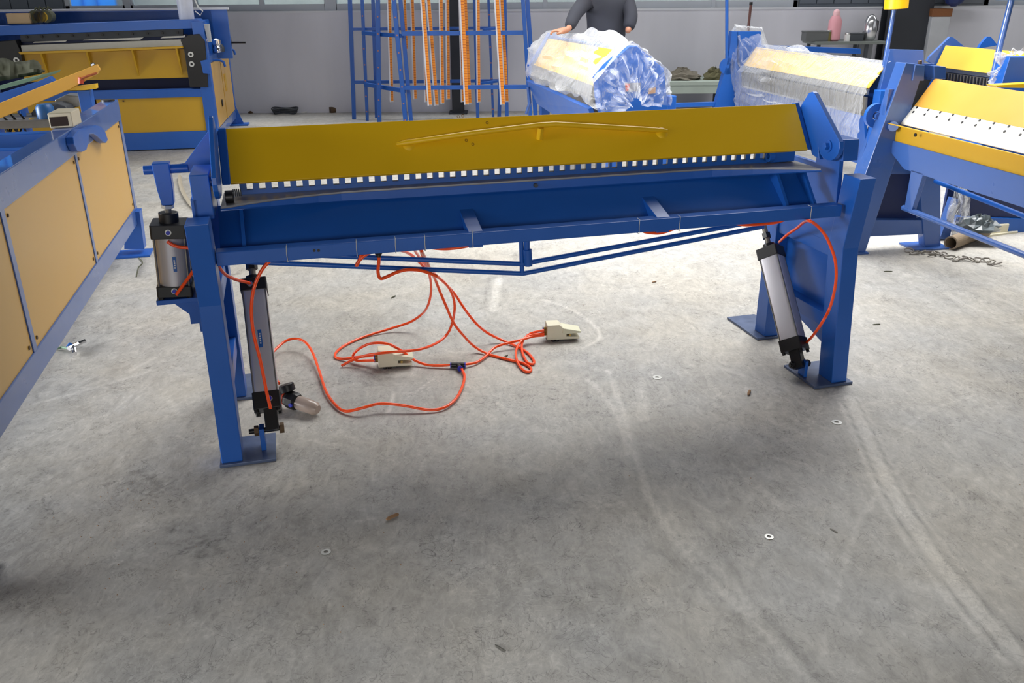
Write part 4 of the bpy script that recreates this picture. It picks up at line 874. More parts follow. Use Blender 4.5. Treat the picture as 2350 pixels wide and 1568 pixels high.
# ------------------------------------------------ low bench with junk, debris along the wall
def wthing(name, lab, cat, c, grp=None): return thing(name, lab, cat, c, grp)
be = thing('low_bench', 'low pale green bench along the wall between the two film-wrapped machines', 'bench', (2.55, 12.1, 0))
a = wY(1500, 188, 11.7); b_ = wY(1680, 188, 11.7)
bxo(a[0], b_[0], 11.7, 12.4, a[2] - .05, a[2], 'top', mat('pale_green', (150, 160, 150), .6), be, .004)
bxo(a[0] + .02, b_[0] - .02, 11.72, 12.35, .32, a[2] - .05, 'drawer_box', mat('pale_green', (150, 160, 150), .6), be, .004)
for xx in (a[0] + .05, b_[0] - .1): bxo(xx, xx + .05, 11.75, 12.3, 0, .33, 'leg', DKGREY, be)
def crumple(name, lab, cat, c, sx, sy, sz, m_, seed, grp=None, kind=None):
    rng = random.Random(seed); mb = MB(); nu, nv = 14, 7; vs = []
    for j in range(nv + 1):
        ph = math.pi / 2 * j / nv
        for i in range(nu):
            th = 2 * math.pi * i / nu; r_ = 1 + rng.uniform(-.28, .28)
            vs.append((c[0] + sx * math.cos(th) * math.cos(ph) * r_, c[1] + sy * math.sin(th) * math.cos(ph) * r_, c[2] + max(0, sz * math.sin(ph) * (1 + rng.uniform(-.3, .3)))))
    mb.add(vs, [(j * nu + i, j * nu + (i + 1) % nu, (j + 1) * nu + (i + 1) % nu, (j + 1) * nu + i) for j in range(nv) for i in range(nu)]); mb.add([vs[i] for i in range(nu)], [tuple(range(nu))[::-1]])
    return tag(mb.build(name, m_, loc=c), lab, cat, grp, kind)
zb_ = a[2]
crumple('rag_heap', 'brown and grey heap of rags on the left of the low bench', 'rags', np.array([wY(1565, 180, 12)[0], 12.0, zb_]), .26, .16, .13, mat('rag_brown', (104, 98, 86), .9, var=.4, vs=20), 1)
crumple('rag_heap', 'small olive heap of rags at the right end of the low bench', 'rags', np.array([wY(1640, 180, 12)[0], 12.0, zb_]), .14, .12, .14, mat('rag_olive', (86, 82, 56), .9, var=.4, vs=20), 2)
crumple('plastic_bag', 'crumpled grey plastic bag on the floor below the low bench', 'bag', np.array([wY(1590, 240, 11.3)[0], 11.3, 0]), .28, .16, .14, mat('grey_bag', (150, 150, 158), .35, var=.2), 3)
c = onZ(655, 262); 
cw = thing('wire_coil', 'dark coil of wire lying on the floor against the wall right of the shearing machine', 'coil', c)
for k in range(4): MB().tube([c + np.array([(.16 + .01 * k) * math.cos(t_), (.10) * math.sin(t_), .02 + .02 * k + .01 * math.sin(3 * t_)]) for t_ in np.linspace(0, 6.0, 20)], .009, 6).build('loop', DKGREY, cw)
crumple('paper_scrap', 'crumpled white paper beside the wire coil', 'paper', onZ(697, 258), .09, .06, .10, PAPER, 5)
crumple('cardboard_scrap', 'crumpled tan cardboard behind the wire coil', 'cardboard', onZ(640, 250), .10, .05, .08, CARD, 6)
crumple('stone', 'small brown lump on the floor between the coil and the shearing machine', 'stone', onZ(575, 260), .04, .03, .03, RUST, 8)
pr_ = thing('floor_pipe', 'teal and grey pipe lying along the wall foot left of the rack', 'pipe', onZ(800, 252))
MB().cyl(onZ(765, 253, .03), onZ(900, 248, .03), .018, seg=10).build('tube', mat('teal_pipe', (40, 86, 96), .5), pr_); MB().cyl(onZ(757, 254, .03), onZ(768, 253, .03), .05, seg=14).build('end_cap', RUST, pr_)
for k, (px, py, sx) in enumerate(((905, 240, .22), (985, 246, .2), (1050, 244, .26), (1160, 246, .18))):
    crumple('debris_heap', ['low dark green debris heap behind the front left rack posts', 'low dark debris heap under the strips left of the column', 'dark debris heap at the foot of the dark column', 'dark green debris heap at the right side of the rack foot'][k], 'debris', onZ(px, py), sx, .12, .12, mat('debris_green', (58, 66, 52), .9, var=.4, vs=15), 20 + k, 'debris heaps under the rack')
# shelf table with flask and kettle
tb = thing('side_table', 'narrow grey shelf table against the wall holding a flask and a kettle', 'table', (wY(1960, 92, 12.1)[0], 12.2, 0))
a = wY(1846, 96, 11.95); b_ = wY(2034, 100, 11.95)
bxo(a[0] + .15, b_[0], 11.95, 12.5, a[2] - .04, a[2], 'table_top', mat('table_grey', (110, 116, 112), .5), tb, .004)
for xx in (a[0] + .2, b_[0] - .25):
    for yy_ in (12.0, 12.4): bxo(xx, xx + .04, yy_, yy_ + .04, 0, a[2] - .04, 'leg', DKGREY, tb)
bxo(a[0] + .9, b_[0], 12.38, 12.42, .2, a[2] - .04, 'back_panel', mat('table_panel', (120, 122, 126), .7), tb)
tz_ = a[2]
def at_t(px, y=12.1): return np.array([wY(px, 90, y)[0], y, tz_])
c = at_t(1912)
fl_ = thing('vacuum_flask', 'tall pink vacuum flask on the side table', 'flask', c)
MB().lathe(c, [(.06, 0), (.085, .02), (.085, .25), (.06, .30), (.05, .32)], 20).build('body', PINK, fl_)
MB().lathe(c, [(.045, .32), (.045, .36), (.03, .39), (.01, .40)], 16).build('stopper', mat('pale_pink', (224, 176, 180), .5), fl_)
c = at_t(1993)
kt = thing('kettle', 'shiny chrome kettle on the side table beside the dark column', 'kettle', c)
MB().lathe(c, [(.06, 0), (.085, .03), (.095, .14), (.085, .24), (.05, .31), (.015, .33)], 24).build('body', mat('kettle_steel', (205, 205, 208), .22, metal=.85), kt)
MB().tube([c + np.array([.08, .05, .25]), c + np.array([.13, .09, .24]), c + np.array([.14, .10, .14]), c + np.array([.09, .05, .07])], .013, 8).build('handle', BLACK, kt)
for px, w_, h_, m_, lab in ((1872, .30, .13, mat('box_grey', (90, 92, 92), .5, var=.2), 'dark grey box at the left end of the side table'), (1900, .07, .14, mat('jar_olive', (120, 112, 60), .4), 'small olive jar in front of the pink flask'), (1945, .09, .10, PAPER, 'short white tin between flask and kettle'), (1963, .18, .10, DKGREY, 'low dark box left of the kettle')):
    c = at_t(px, 12.05)
    t_ = thing('storage_tin' if 'box' not in lab else 'storage_box', lab, 'box' if 'box' in lab else 'tin', c)
    if 'box' in lab:
        bxo(c[0] - w_ / 2, c[0] + w_ / 2, 12.0, 12.2, tz_, tz_ + h_ * .85, 'body', m_, t_, .004); bxo(c[0] - w_ / 2 - .004, c[0] + w_ / 2 + .004, 11.996, 12.204, tz_ + h_ * .85, tz_ + h_, 'lid', m_, t_, .003)
    else: MB().lathe(c, [(w_ / 2, 0), (w_ / 2, h_ * .8), (w_ * .4, h_ * .85)], 16).build('body', m_, t_); MB().lathe(c, [(w_ * .45, h_ * .85), (w_ * .45, h_)], 16).build('lid', ZINC, t_)
# wall fan bracket and cabinet right of the wide column
cb_ = thing('wall_cabinet', 'dark grey cabinet fixed above the ledge between the wide column and the right window', 'cabinet', (wY(2210, 10)[0], WY - .25, SILL + .03))
a = wY(2186, 20, WY - .3); b_ = wY(2256, 20, WY - .3)
bxo(a[0], b_[0], WY - .3, WY - .04, SILL + .03, 1.9, 'case', mat('cabinet_dark', (78, 82, 88), .5), cb_, .004)
bxo(a[0] + .02, b_[0] - .02, WY - .31, WY - .3, SILL + .06, 1.88, 'door', mat('cabinet_door', (92, 97, 104), .5), cb_, .003)
fan = thing('fabric_bundle', 'dark blue bundle hanging on the wall cabinet at the top right', 'bundle', wY(2190, 8, WY - .4))
c = wY(2190, 2, WY - .38); MB().lathe(c - np.array([0, 0, .07]), [(.03, 0), (.10, .04), (.13, .10), (.12, .2), (.05, .28)], 12, smooth=False).build('body', NAVY, fan)
st_ = thing('wall_rod', 'thin brownish rod leaning against the wall behind the wrapped machine post', 'rod', onZ(1727, 235))
a = wY(1723, 12, 12.3); b_ = a.copy(); b_[2] = 0; b_[0] -= .05; b_[1] = 12.2
MB().cyl(b_, a, .018, seg=8).build('shaft', mat('rod_brown', (110, 72, 66), .6), st_)
MB().cyl(a, a + np.array([0, 0, .04]), .022, seg=8).build('tip', BLACK, st_)
# ================================================================ machines at the right and centre back
def ddir(vx): d = ray(vx, -20); d[2] = 0; return d / np.linalg.norm(d)
def long_frame(origin, vx):
    d = ddir(vx); return Fr(np.array([origin[0], origin[1], 0]), (d[1], -d[0], 0))   # e2 = long axis, away from camera
def strip_y(fr, name, m_, par, pts, y0, y1, bev=.0015):   # (x,z) profile swept along the long axis
    return MB().prism([fr(x, y0, z) for x, z in pts], fr.e2 * (y1 - y0)).build(name, m_, par, bevel=bev)
def film_mat():
    M = bpy.data.materials.new('clear_film'); M.use_nodes = True; nt = M.node_tree; N = nt.nodes; L = nt.links; b = N['Principled BSDF']; out = N['Material Output']
    b.inputs['Base Color'].default_value = (.92, .94, .97, 1); b.inputs['Roughness'].default_value = .12; b.inputs['Specular IOR Level'].default_value = 1.0
    tr = N.new('ShaderNodeBsdfTransparent'); mx = N.new('ShaderNodeMixShader'); lw = N.new('ShaderNodeLayerWeight'); lw.inputs[0].default_value = .42
    tc = N.new('ShaderNodeTexCoord'); mp = N.new('ShaderNodeMapping'); mp.inputs['Scale'].default_value = (1, 1, .45); L.new(tc.outputs['Object'], mp.inputs[0])
    nz = N.new('ShaderNodeTexNoise'); nz.inputs['Scale'].default_value = 6; nz.inputs['Detail'].default_value = 3; nz.inputs['Distortion'].default_value = 1.8; L.new(mp.outputs[0], nz.inputs['Vector'])
    bp = N.new('ShaderNodeBump'); bp.inputs['Strength'].default_value = 1.0; bp.inputs['Distance'].default_value = .03; L.new(nz.outputs[0], bp.inputs['Height'])
    L.new(bp.outputs[0], b.inputs['Normal']); L.new(bp.outputs[0], lw.inputs['Normal'])
    mr = N.new('ShaderNodeMapRange'); mr.inputs[3].default_value = .05; mr.inputs[4].default_value = .62; L.new(lw.outputs['Facing'], mr.inputs[0])
    L.new(mr.outputs[0], mx.inputs[0]); L.new(tr.outputs[0], mx.inputs[1]); L.new(b.outputs[0], mx.inputs[2]); L.new(mx.outputs[0], out.inputs[0]); return M
FILM = film_mat()
def film(name, rows, seed, amp, par, nsub=9, close=False):
    # rows: lists of 3D points; interpolated into a wrinkled sheet
    rng = np.random.RandomState(seed); R_ = [np.array(r, float) for r in rows]
    def resample(r, n):
        seg = np.concatenate([[0], np.cumsum(np.linalg.norm(np.diff(r, axis=0), axis=1))]); t = np.linspace(0, seg[-1], n)
        return np.stack([np.interp(t, seg, r[:, k]) for k in range(3)], 1)
    nu = 46; R_ = [resample(r, nu) for r in R_]; rows2 = []
    for a, b_ in zip(R_[:-1], R_[1:]):
        for k in range(nsub): rows2.append(a + (b_ - a) * k / nsub)
    rows2.append(R_[-1]); G = np.array(rows2); nv = len(G)
    n1 = rng.randn(nv, nu)
    for _ in range(4): n1 = (n1 + np.roll(n1, 1, 0) + np.roll(n1, -1, 0) + np.roll(n1, 1, 1) * .5) / 2.2
    n1 = n1 / n1.std()
    cen = G.reshape(-1, 3).mean(0); dirs = G - cen; dirs /= np.linalg.norm(dirs, axis=2, keepdims=True) + 1e-6
    G = G + dirs * (np.abs(n1) * amp)[:, :, None]
    mb = MB(); mb.add(G.reshape(-1, 3), [(j * nu + i, j * nu + i + 1, (j + 1) * nu + i + 1, (j + 1) * nu + i) for j in range(nv - 1) for i in range(nu - 1)], True)
    return mb.build(name, FILM, par)
# ---------------- right foreground folder
RFo = onZ(2143, 562); RF = long_frame(RFo, 812)
rm = thing('manual_folder', 'large blue manual folding machine with holed white plate and yellow sheet at the right edge', 'machine', RF(-.2, -1.2, 0))
pp(RF, 'front_leg', BLUEL, rm, [(2057, 142), (2100, 146), (2022, 400), (1965, 575), (1900, 575), (1960, 410)], 0, -.10, .003)
pp(RF, 'rear_leg', BLUEL, rm, [(2092, 380), (2143, 380), (2144, 562), (2108, 563)], 0, -.07, .003)
pp(RF, 'end_plate', BLUEL, rm, [(2060, 143), (2146, 147), (2146, 178), (2118, 200), (2118, 400), (1970, 400)], .0, .02, .002)
pp(RF, 'panel', NAVY, rm, [(2003, 385), (2112, 385), (2105, 502), (1950, 502)], .02, .012)
pp(RF, 'lower_rail', BLUEL, rm, [(1940, 500), (2112, 500), (2112, 532), (1930, 540)], .0, -.06)
RF.b('rear_frame', BLUEL, rm, -.12, 0, 1.0, 1.1, 0, .1); RF.b('foot_plate', BLUEL, rm, -.22, .04, -.12, .06, 0, .012)
a = RF.Y(1932, 575, 0); RF.b('foot_plate', BLUEL, rm, a[0] - .12, a[0] + .12, -.12, .06, 0, .012)
pp(RF, 'top_block', BLUEL, rm, [(2120, 148), (2147, 150), (2147, 178), (2122, 178)], -.01, -.10, .003)
pp(RF, 'top_block', BLUEL, rm, [(2078, 146), (2100, 147), (2098, 182), (2072, 182)], -.01, -.10, .003)
MB().cyl(RF(*RF.Y(2111, 172, -.06)), RF(*RF.Y(2111, 139, -.06)), .012, seg=10).build('adjusting_screw', RUST, rm)
c = RF.Y(2007, 265, .03); 
MB().ring(RF(c[0], .03, c[2]), .03, .075, -.03, 28, RF.e2).build('pivot_ring', BLUE, rm); MB().cyl(RF(c[0], .06, c[2]), RF(c[0], -.02, c[2]), .022).build('pivot_pin', BLUEL, rm)
gp = lambda px, py, y=-.10: tuple(RF.Y(px, py, y)[[0, 2]])
A1, B1, C1 = gp(2145, 180), gp(2098, 243), gp(2066, 284)
def thick(p, q, t):   # thin slab under the line p-q
    d = np.array([q[0] - p[0], q[1] - p[1]]); d /= np.linalg.norm(d); n_ = np.array([-d[1], d[0]]); 
    if n_[1] > 0: n_ = -n_
    return [p, q, (q[0] + n_[0] * t, q[1] + n_[1] * t), (p[0] + n_[0] * t, p[1] + n_[1] * t)]
YN, YF = -2.6, -.10
strip_y(RF, 'sheet', mat('sheet_yellow', (208, 154, 66), .22, var=.05), rm, thick(A1, B1, .008), YN, YF)
wp = strip_y(RF, 'holed_plate', WHITEP, rm, thick(B1, C1, .010), YN, YF)
tt = np.array([C1[0] - B1[0], C1[1] - B1[1]]); tt /= np.linalg.norm(tt); nn = np.array([tt[1], -tt[0]]); nn = nn if nn[1] > 0 else -nn
nn3 = RF.e1 * nn[0] + RF.z * nn[1]
def onplate(px, py):
    p0 = RF(B1[0], 0, B1[1]) + nn3 * .0008; d = ray(px, py); return CO + ((p0 - CO) @ nn3) / (d @ nn3) * d
hA = RF.loc(onplate(2104, 247)); hB_ = RF.loc(onplate(2096, 257)); h2 = RF.loc(onplate(2130, 253)); stp = hA[1] - h2[1]
for k in range(15):
    for h in (hA, hB_):
        c = RF(h[0], h[1] - stp * k, h[2]); MB().cyl(c, c + nn3 * .0006, .0085, seg=12).build('hole', BLACK, wp)
T1_ = gp(2038, 282); T2_ = gp(2066, 288); T3_ = gp(2053, 305)
strip_y(RF, 'angle_trim', YEL2, rm, [T1_, T2_, (T2_[0], T2_[1] - .006), (T1_[0], T1_[1] - .006)], YN, YF + .02)
q3 = gp(2058, 288); q4 = gp(2053, 326)
strip_y(RF, 'angle_trim', YEL2, rm, [q3, (q3[0] + .008, q3[1]), (q4[0] + .012, q4[1]), q4], YN, YF)
MB().cyl(RF(*RF.Y(2102, 310, -.35)) , RF(*RF.Y(2102, 310, -.35)) - RF.e1 * .008, .010, seg=10).build('bolt', BLACK, rm)
q5 = gp(2048, 352); q6 = gp(2091, 394); q7 = gp(2048, 330)
# apron: side face seen from the left, cut corner at the far end
xap = q7[0]
def apx(px, py): return RF.X(px, py, xap)
MB().prism([RF(*apx(*p_)) for p_ in ((2046, 322), (2046, 352), (2074, 388), (2091, 394))] + [RF(xap, YN, apx(2091, 394)[2]), RF(xap, YN, apx(2046, 322)[2])], RF.e1 * .015).build('apron', BLUEL, rm, bevel=.002)
MB().prism([RF(*apx(*p_)) for p_ in ((2091, 390), (2119, 398), (2091, 486), (2075, 478))], RF.e1 * .03).build('strut', BLUEL, rm, bevel=.002)
r0_ = apx(2068, 477); MB().cyl(RF(xap + .015, r0_[1], r0_[2]), RF(xap + .015, YN, r0_[2]), .017, seg=14).build('truss_rod', BLUEL, rm)
r1_ = RF.X(2147, 416, xap + .30); MB().cyl(RF(*r1_), RF(xap + .05, YN, r0_[2] + .12), .014, seg=12).build('truss_rod', BLUE, rm)
pb(RF, 'hinge_plate', BLUEL, rm, 2040, 205, 2062, 340, -.08, .04, .003); 
MB().cyl(RF(*RF.Y(2050, 290, -.09)), RF(*RF.Y(2050, 290, -.13)), .03, seg=16).build('hinge_boss', BLUEL, rm)
MB().prism([RF(*RF.Y(a, b_, .01)) for a, b_ in ((2085, 180), (2125, 182), (2095, 245), (2060, 275))], RF.e2 * -.05).build('side_cheek', DKGREY, rm)
# far leg of the same machine further right
# ---------------- second folder wrapped in film
O2 = onZ(1690, 72, 1.17); W2 = long_frame(O2, 790)
w2 = thing('wrapped_folder', 'blue folding machine with yellow top wrapped in clear film behind the right ear plate', 'machine', W2(.1, -1.0, 0))
pp(W2, 'end_plate', BLUE, w2, [(1692, 72), (1746, 72), (1750, 108), (1735, 135), (1700, 170), (1690, 140)], 0, .03)
pp(W2, 'front_leg', BLUE, w2, [(1680, 72), (1694, 72), (1700, 150), (1708, 250), (1700, 330), (1630, 330), (1640, 250), (1672, 130)], .0, .08)
c = W2.Y(1664, 152, .03); MB().ring(W2(c[0] + .02, .03, c[2]), .02, .09, -.03, 24, W2.e2).build('pivot_ring', BLUE, w2)
g2 = lambda px, py, y=-.05: tuple(W2.Y(px, py, y)[[0, 2]])
LN = -2.55
ya, yb2 = g2(1735, 108), g2(1706, 150)
strip_y(W2, 'sheet', mat('film_yellow', (232, 186, 72), .3, var=.06), w2, thick(ya, yb2, .01), LN, -.05)
ca, cb2 = g2(1705, 152), g2(1703, 162); da, db = g2(1702, 166), g2(1702, 196)
strip_y(W2, 'clamp_bar', STEEL, w2, [ca, (ca[0] + .02, ca[1]), (cb2[0] + .02, cb2[1]), cb2], LN, -.05)
strip_y(W2, 'lower_bar', DULL, w2, [da, (da[0] + .02, da[1]), (db[0] + .02, db[1]), db], LN, -.05)
for k in range(70):
    y_ = -.08 - k * .031
    if y_ < LN: break
    W2.b('slot', BLACK, w2, cb2[0] - .001, cb2[0] + .012, y_ - .009, y_, cb2[1] - .035, cb2[1] - .005, 0)
for k in range(5):
    y_ = -.3 - k * .42; MB().cyl(W2(db[0] - .003, y_, db[1] + .06), W2(db[0], y_, db[1] + .06), .012, seg=8).build('bolt', BLACK, w2)
ea, eb = g2(1700, 200), g2(1712, 290)
strip_y(W2, 'apron', BLUE, w2, [ea, (ea[0] + .02, ea[1]), (eb[0] + .06, eb[1]), eb], LN, -.05)
strip_y(W2, 'rear_web', BLUE, w2, [(ya[0] - .01, ya[1] - .01), (ya[0] + .02, ya[1] - .01), (ya[0] + .10, ya[1] - .4), (ya[0] + .05, ya[1] - .4)], LN, -.05)
x_e = W2(0, LN, 0)
W2.b('near_post', BLUE, w2, .14, .40, LN - .12, LN - .02, .0, .80, .004)
e2t = W2.Y(2085, 115, LN); pp(W2, 'near_end_plate', BLUEL, w2, [(2042, 113), (2120, 115), (2122, 200), (2050, 230), (2030, 300), (2010, 420), (1960, 420), (2000, 290)], LN - .03, .05, .003)
pp(W2, 'far_rail', BLUE, w2, [(1535, 238), (1680, 233), (1680, 243), (1535, 247)], .03, .05)
MB().prism([W2(*W2.Y(a, b_, .7)) for a, b_ in ((1748, 103), (1975, 112), (1976, 124), (1760, 116))], W2.e2 * .08).build('rear_beam', BLUE, w2, bevel=.002)
def pole(fr, par, pts, y, r_, wt=None):
    MB().tube([fr(*fr.Y(a, b_, y)) for a, b_ in pts], r_, 12).build('lever_pole', BLUE if fr is not RF else BLUEL, par)
pole(W2, w2, ((1668, 180), (1668, 0), (1668, -120)), .02, .018)
# near lever pole with yellow counterweight belongs to the right-hand end of the wrapped folder
MB().tube([W2(*W2.Y(a, b_, LN + .02)) for a, b_ in ((2002, 310), (2022, 190), (2052, 20), (2064, -45))], .018, 12).build('lever_pole', BLUEL, w2)
p0_ = W2(*W2.Y(2056, 20, LN + .02)); p1_ = W2(*W2.Y(2064, -60, LN + .02))
MB().cyl(p0_, p1_, .095, seg=28).build('counterweight', YEL, w2, bevel=.004)
def prof(fr, y, pts): return [fr(x, y, z) for x, z in pts]
o_ = .03
fp = lambda dz, dx: [(ya[0] + .12, ya[1] - .05 + dz), (ya[0] + .01, ya[1] + .015 + dz), (yb2[0] - .015, yb2[1] + .01 + dz), (cb2[0] - .03 - dx, cb2[1]), (db[0] - .035 - dx, db[1]), (ea[0] - .045 - dx, ea[1] - .10), (ea[0] - .02 - dx, ea[1] - .24)]
endp = lambda y: [W2(*W2.Y(a, b_, y)) for a, b_ in ((1768, 120), (1750, 66), (1688, 62), (1668, 140), (1676, 190), (1700, 260), (1712, 292))]
film('film_sheet', [endp(.10), endp(.03), prof(W2, -.12, fp(.02, .04)), prof(W2, -.9, fp(.004, .0)), prof(W2, -1.6, fp(.004, .01)), prof(W2, LN + .01, fp(.01, .0))], 5, .03, w2, 10)
# ---------------- first folder wrapped in film (centre back)
O1 = onZ(1445, 103, 1.2); E1 = onZ(1262, 75, 1.2); d1 = (E1 - O1); W1 = Fr(np.array([O1[0], O1[1], 0]), (d1[1], -d1[0], 0)); L1 = np.linalg.norm(d1)
w1 = thing('wrapped_brake', 'blue and yellow sheet brake heaped in shiny clear film in front of the standing man', 'machine', W1(.1, 1.0, 0))
near = lambda px, py: W1(*W1.Y(px, py, .12)); far = lambda px, py: W1(*W1.Y(px, py, L1 - .08))
def slab(name, m_, n0, n1, f1, f0, t_=.012):
    a, b_, c_, d_ = near(*n0), near(*n1), far(*f1), far(*f0); nv = np.cross(b_ - a, d_ - a); nv /= np.linalg.norm(nv)
    if nv[2] > 0: nv = -nv
    return MB().prism([a, b_, c_, d_], nv * t_).build(name, m_, w1, bevel=.002)
slab('sheet', mat('film_yellow', (232, 186, 72), .3), (1432, 118), (1372, 192), (1228, 145), (1258, 88))
slab('sheet_edge', YEL, (1372, 192), (1367, 200), (1222, 150), (1228, 145), .02)
slab('clamp_bar', STEEL, (1367, 198), (1362, 222), (1220, 163), (1222, 148), .03)
slab('lower_bar', DULL, (1362, 225), (1360, 248), (1216, 183), (1219, 165), .03)
slab('apron', BLUE, (1360, 246), (1385, 330), (1240, 235), (1216, 182), .04)
slab('rear_web', BLUE, (1462, 112), (1525, 260), (1312, 180), (1282, 85), .02)
pp(W1, 'end_housing', BLUE, w1, [(1445, 106), (1462, 106), (1524, 158), (1533, 245), (1540, 300), (1400, 300), (1378, 250), (1370, 180), (1395, 150)], 0, .12, .006)
pp(W1, 'end_housing', BLUE, w1, [(1262, 75), (1274, 76), (1310, 110), (1320, 160), (1216, 200), (1214, 150), (1226, 135)], L1 - .08, .08, .006)
pl_ = pp(W1, 'nameplate', mat('grey_plate', (120, 122, 134), .4), w1, [(1434, 190), (1470, 190), (1470, 210), (1436, 211)], -.006, .006, 0)
pp(W1, 'red_mark', REDM, pl_, [(1435, 191), (1446, 193), (1442, 208), (1436, 209)], -.008, .002, 0)
pp(W1, 'warning_plate', mat('tan_plate', (170, 130, 96), .5), w1, [(1490, 203), (1505, 201), (1504, 214), (1488, 216)], -.006, .006, 0)
b0 = W1.Y(1400, 300, 0)
for xx, yy_ in ((b0[0] + .02, .05), (b0[0] + .5, .05), (b0[0] + .02, L1 - .12), (b0[0] + .32, L1 - .12)):
    W1.b('leg', BLUE, w1, xx, xx + .09, yy_, yy_ + .09, 0, b0[2] + .25, .003)
MB().tube([far(1212, 200), far(1216, 235), far(1208, 262)], .018, 8).build('leg_brace', BLUEL, w1)
nf = lambda y, pts: [W1(*W1.Y(a, b_, y)) for a, b_ in pts]
film('film_sheet', [nf(-.06, [(1470, 240), (1468, 232), (1462, 225), (1456, 222), (1450, 228), (1445, 236), (1444, 246)]),
     nf(-.05, [(1505, 240), (1500, 200), (1470, 150), (1440, 165), (1400, 215), (1392, 240), (1396, 254)]),
     nf(-.04, [(1535, 240), (1530, 158), (1450, 96), (1425, 118), (1362, 190), (1352, 240), (1376, 256)]),
     nf(.5, [(1520, 225), (1500, 150), (1436, 97), (1408, 108), (1338, 176), (1328, 215), (1350, 236)]),
     nf(1.15, [(1460, 190), (1420, 110), (1366, 78), (1344, 82), (1286, 152), (1272, 190), (1290, 212)]),
     nf(1.7, [(1400, 150), (1370, 100), (1315, 78), (1296, 80), (1246, 145), (1236, 180), (1250, 195)]),
     nf(L1 + .04, [(1330, 150), (1310, 100), (1272, 68), (1256, 72), (1216, 110), (1208, 165), (1214, 186)]),
     nf(L1 + .06, [(1330, 150), (1310, 120), (1280, 90), (1262, 100), (1240, 130), (1230, 160), (1240, 180)])], 9, .035, w1, 8)
# ---------------- far right folder and wrapped post
O3 = onZ(2170, 104, 1.12); W3 = long_frame(O3, 790)
w3 = thing('manual_folder', 'blue folding machine with matt yellow sheet and slotted bar far behind at the right edge', 'machine', W3(.1, -1, 0))
g3 = lambda px, py, y=0.0: tuple(W3.Y(px, py, y)[[0, 2]])
p_, q_ = g3(2170, 104), g3(2147, 153)
MATY = mat('matt_yellow', (206, 168, 60), .5, var=.05)
strip_y(W3, 'sheet', MATY, w3, thick(p_, q_, .01), -2.2, 0)
r_, s_ = g3(2150, 154), g3(2150, 162); u_, v_ = g3(2152, 164), g3(2152, 178)
strip_y(W3, 'clamp_bar', STEEL, w3, [r_, (r_[0] + .03, r_[1]), (s_[0] + .03, s_[1]), s_], -2.6, 0)
strip_y(W3, 'slot_bar', DULL, w3, [u_, (u_[0] + .03, u_[1]), (v_[0] + .03, v_[1] - .03), (v_[0], v_[1] - .03)], -2.6, 0)
for k in range(60): W3.b('slot', BLACK, w3, u_[0] - .002, u_[0] + .01, -.04 - .042 * k - .018, -.04 - .042 * k, v_[1] - .01, u_[1] - .005, 0)
pp(W3, 'end_plate', BLUEL, w3, [(2181, 84), (2188, 86), (2215, 108), (2180, 112), (2146, 150), (2128, 140), (2134, 130)], .02, .03)
pp(W3, 'rear_ear', BLUE, w3, [(2266, 84), (2274, 84), (2290, 104), (2245, 112), (2252, 100)], .3, .03)
W3.b('leg', BLUE, w3, -.12, .0, .02, .12, 0, .95, .003); W3.b('leg', BLUE, w3, .3, .42, .02, .12, 0, .95, .003); W3.b('rear_web', BLUE, w3, .02, .05, -2.2, .02, .5, 1.08, .002)
strip_y(W3, 'rear_sheet', MATY, w3, [(p_[0] + .02, p_[1] - .01), (p_[0] + .5, p_[1] - .04), (p_[0] + .5, p_[1] - .05), (p_[0] + .02, p_[1] - .02)], -2.2, -.5)
MB().tube([W3(*W3.Y(a, b_, -1.3)) for a, b_ in ((2274, 200), (2296, 100), (2320, 4), (2330, -60))], .022, 12).build('lever_pole', BLUEL, w3)
a = W3(*W3.Y(2322, 0, -1.3)); MB().cyl(a, a + np.array([0, 0, .02]), .11, seg=20).build('pole_plate', mat('teal_plate', (28, 80, 120), .4), w3)
wrp = onZ(2325, 132, 1.12); W4 = long_frame(wrp, 790)
w4 = thing('wrapped_post', 'film-wrapped blue machine end post at the right edge above the yellow trim', 'post', W4(0, 0, 0))
pp(W4, 'post', BLUE, w4, [(2318, 131), (2390, 131), (2400, 260), (2280, 260), (2300, 190)], 0, .12, .004)
film('film_sheet', [[W4(*W4.Y(a, b_, y)) for a, b_ in ((2282, 205), (2292, 170), (2312, 128), (2350, 128), (2392, 130), (2398, 200))] for y in (.14, -.02, -.05)], 3, .05, w4, 6)
W4.b('foot', BLUE, w4, -.2, .5, -.1, .2, 0, .6, .004)
yt = W4.Y(2290, 200, -.25); MB().prism([W4(*W4.Y(a, b_, -.25)) for a, b_ in ((2285, 196), (2400, 190), (2400, 203), (2290, 201))], W4.e2 * .1).build('yellow_trim', YEL, w4)
# ---------------- frame, pipes and junk under the right-hand machine
XF = Fr(onZ(2170, 552), (.983, .183, 0))
xm = thing('base_stand', 'dark blue machine base frame behind the truss rods at the right edge', 'frame', XF(.5, .2, 0))
pp(XF, 'leg', BLUEL, xm, [(2190, 455), (2200, 458), (2178, 552), (2157, 548)], 0, .06); pp(XF, 'panel', NAVY, xm, [(2215, 425), (2420, 520), (2420, 498), (2205, 500)][:0] or [(2212, 440), (2420, 460), (2420, 500), (2205, 497)], .10, .02)
pp(XF, 'lower_rail', BLUE, xm, [(2195, 497), (2420, 505), (2420, 545), (2190, 530)], .08, .06); XF.b('panel', NAVY, xm, .10, 1.2, .2, .22, .0, .5)
rp = thing('rusty_pipe', 'short rusty steel pipe lying on the floor under the right-hand machine', 'pipe', onZ(2195, 575))
c0 = onZ(2182, 558, .045); c1 = onZ(2262, 528, .045)
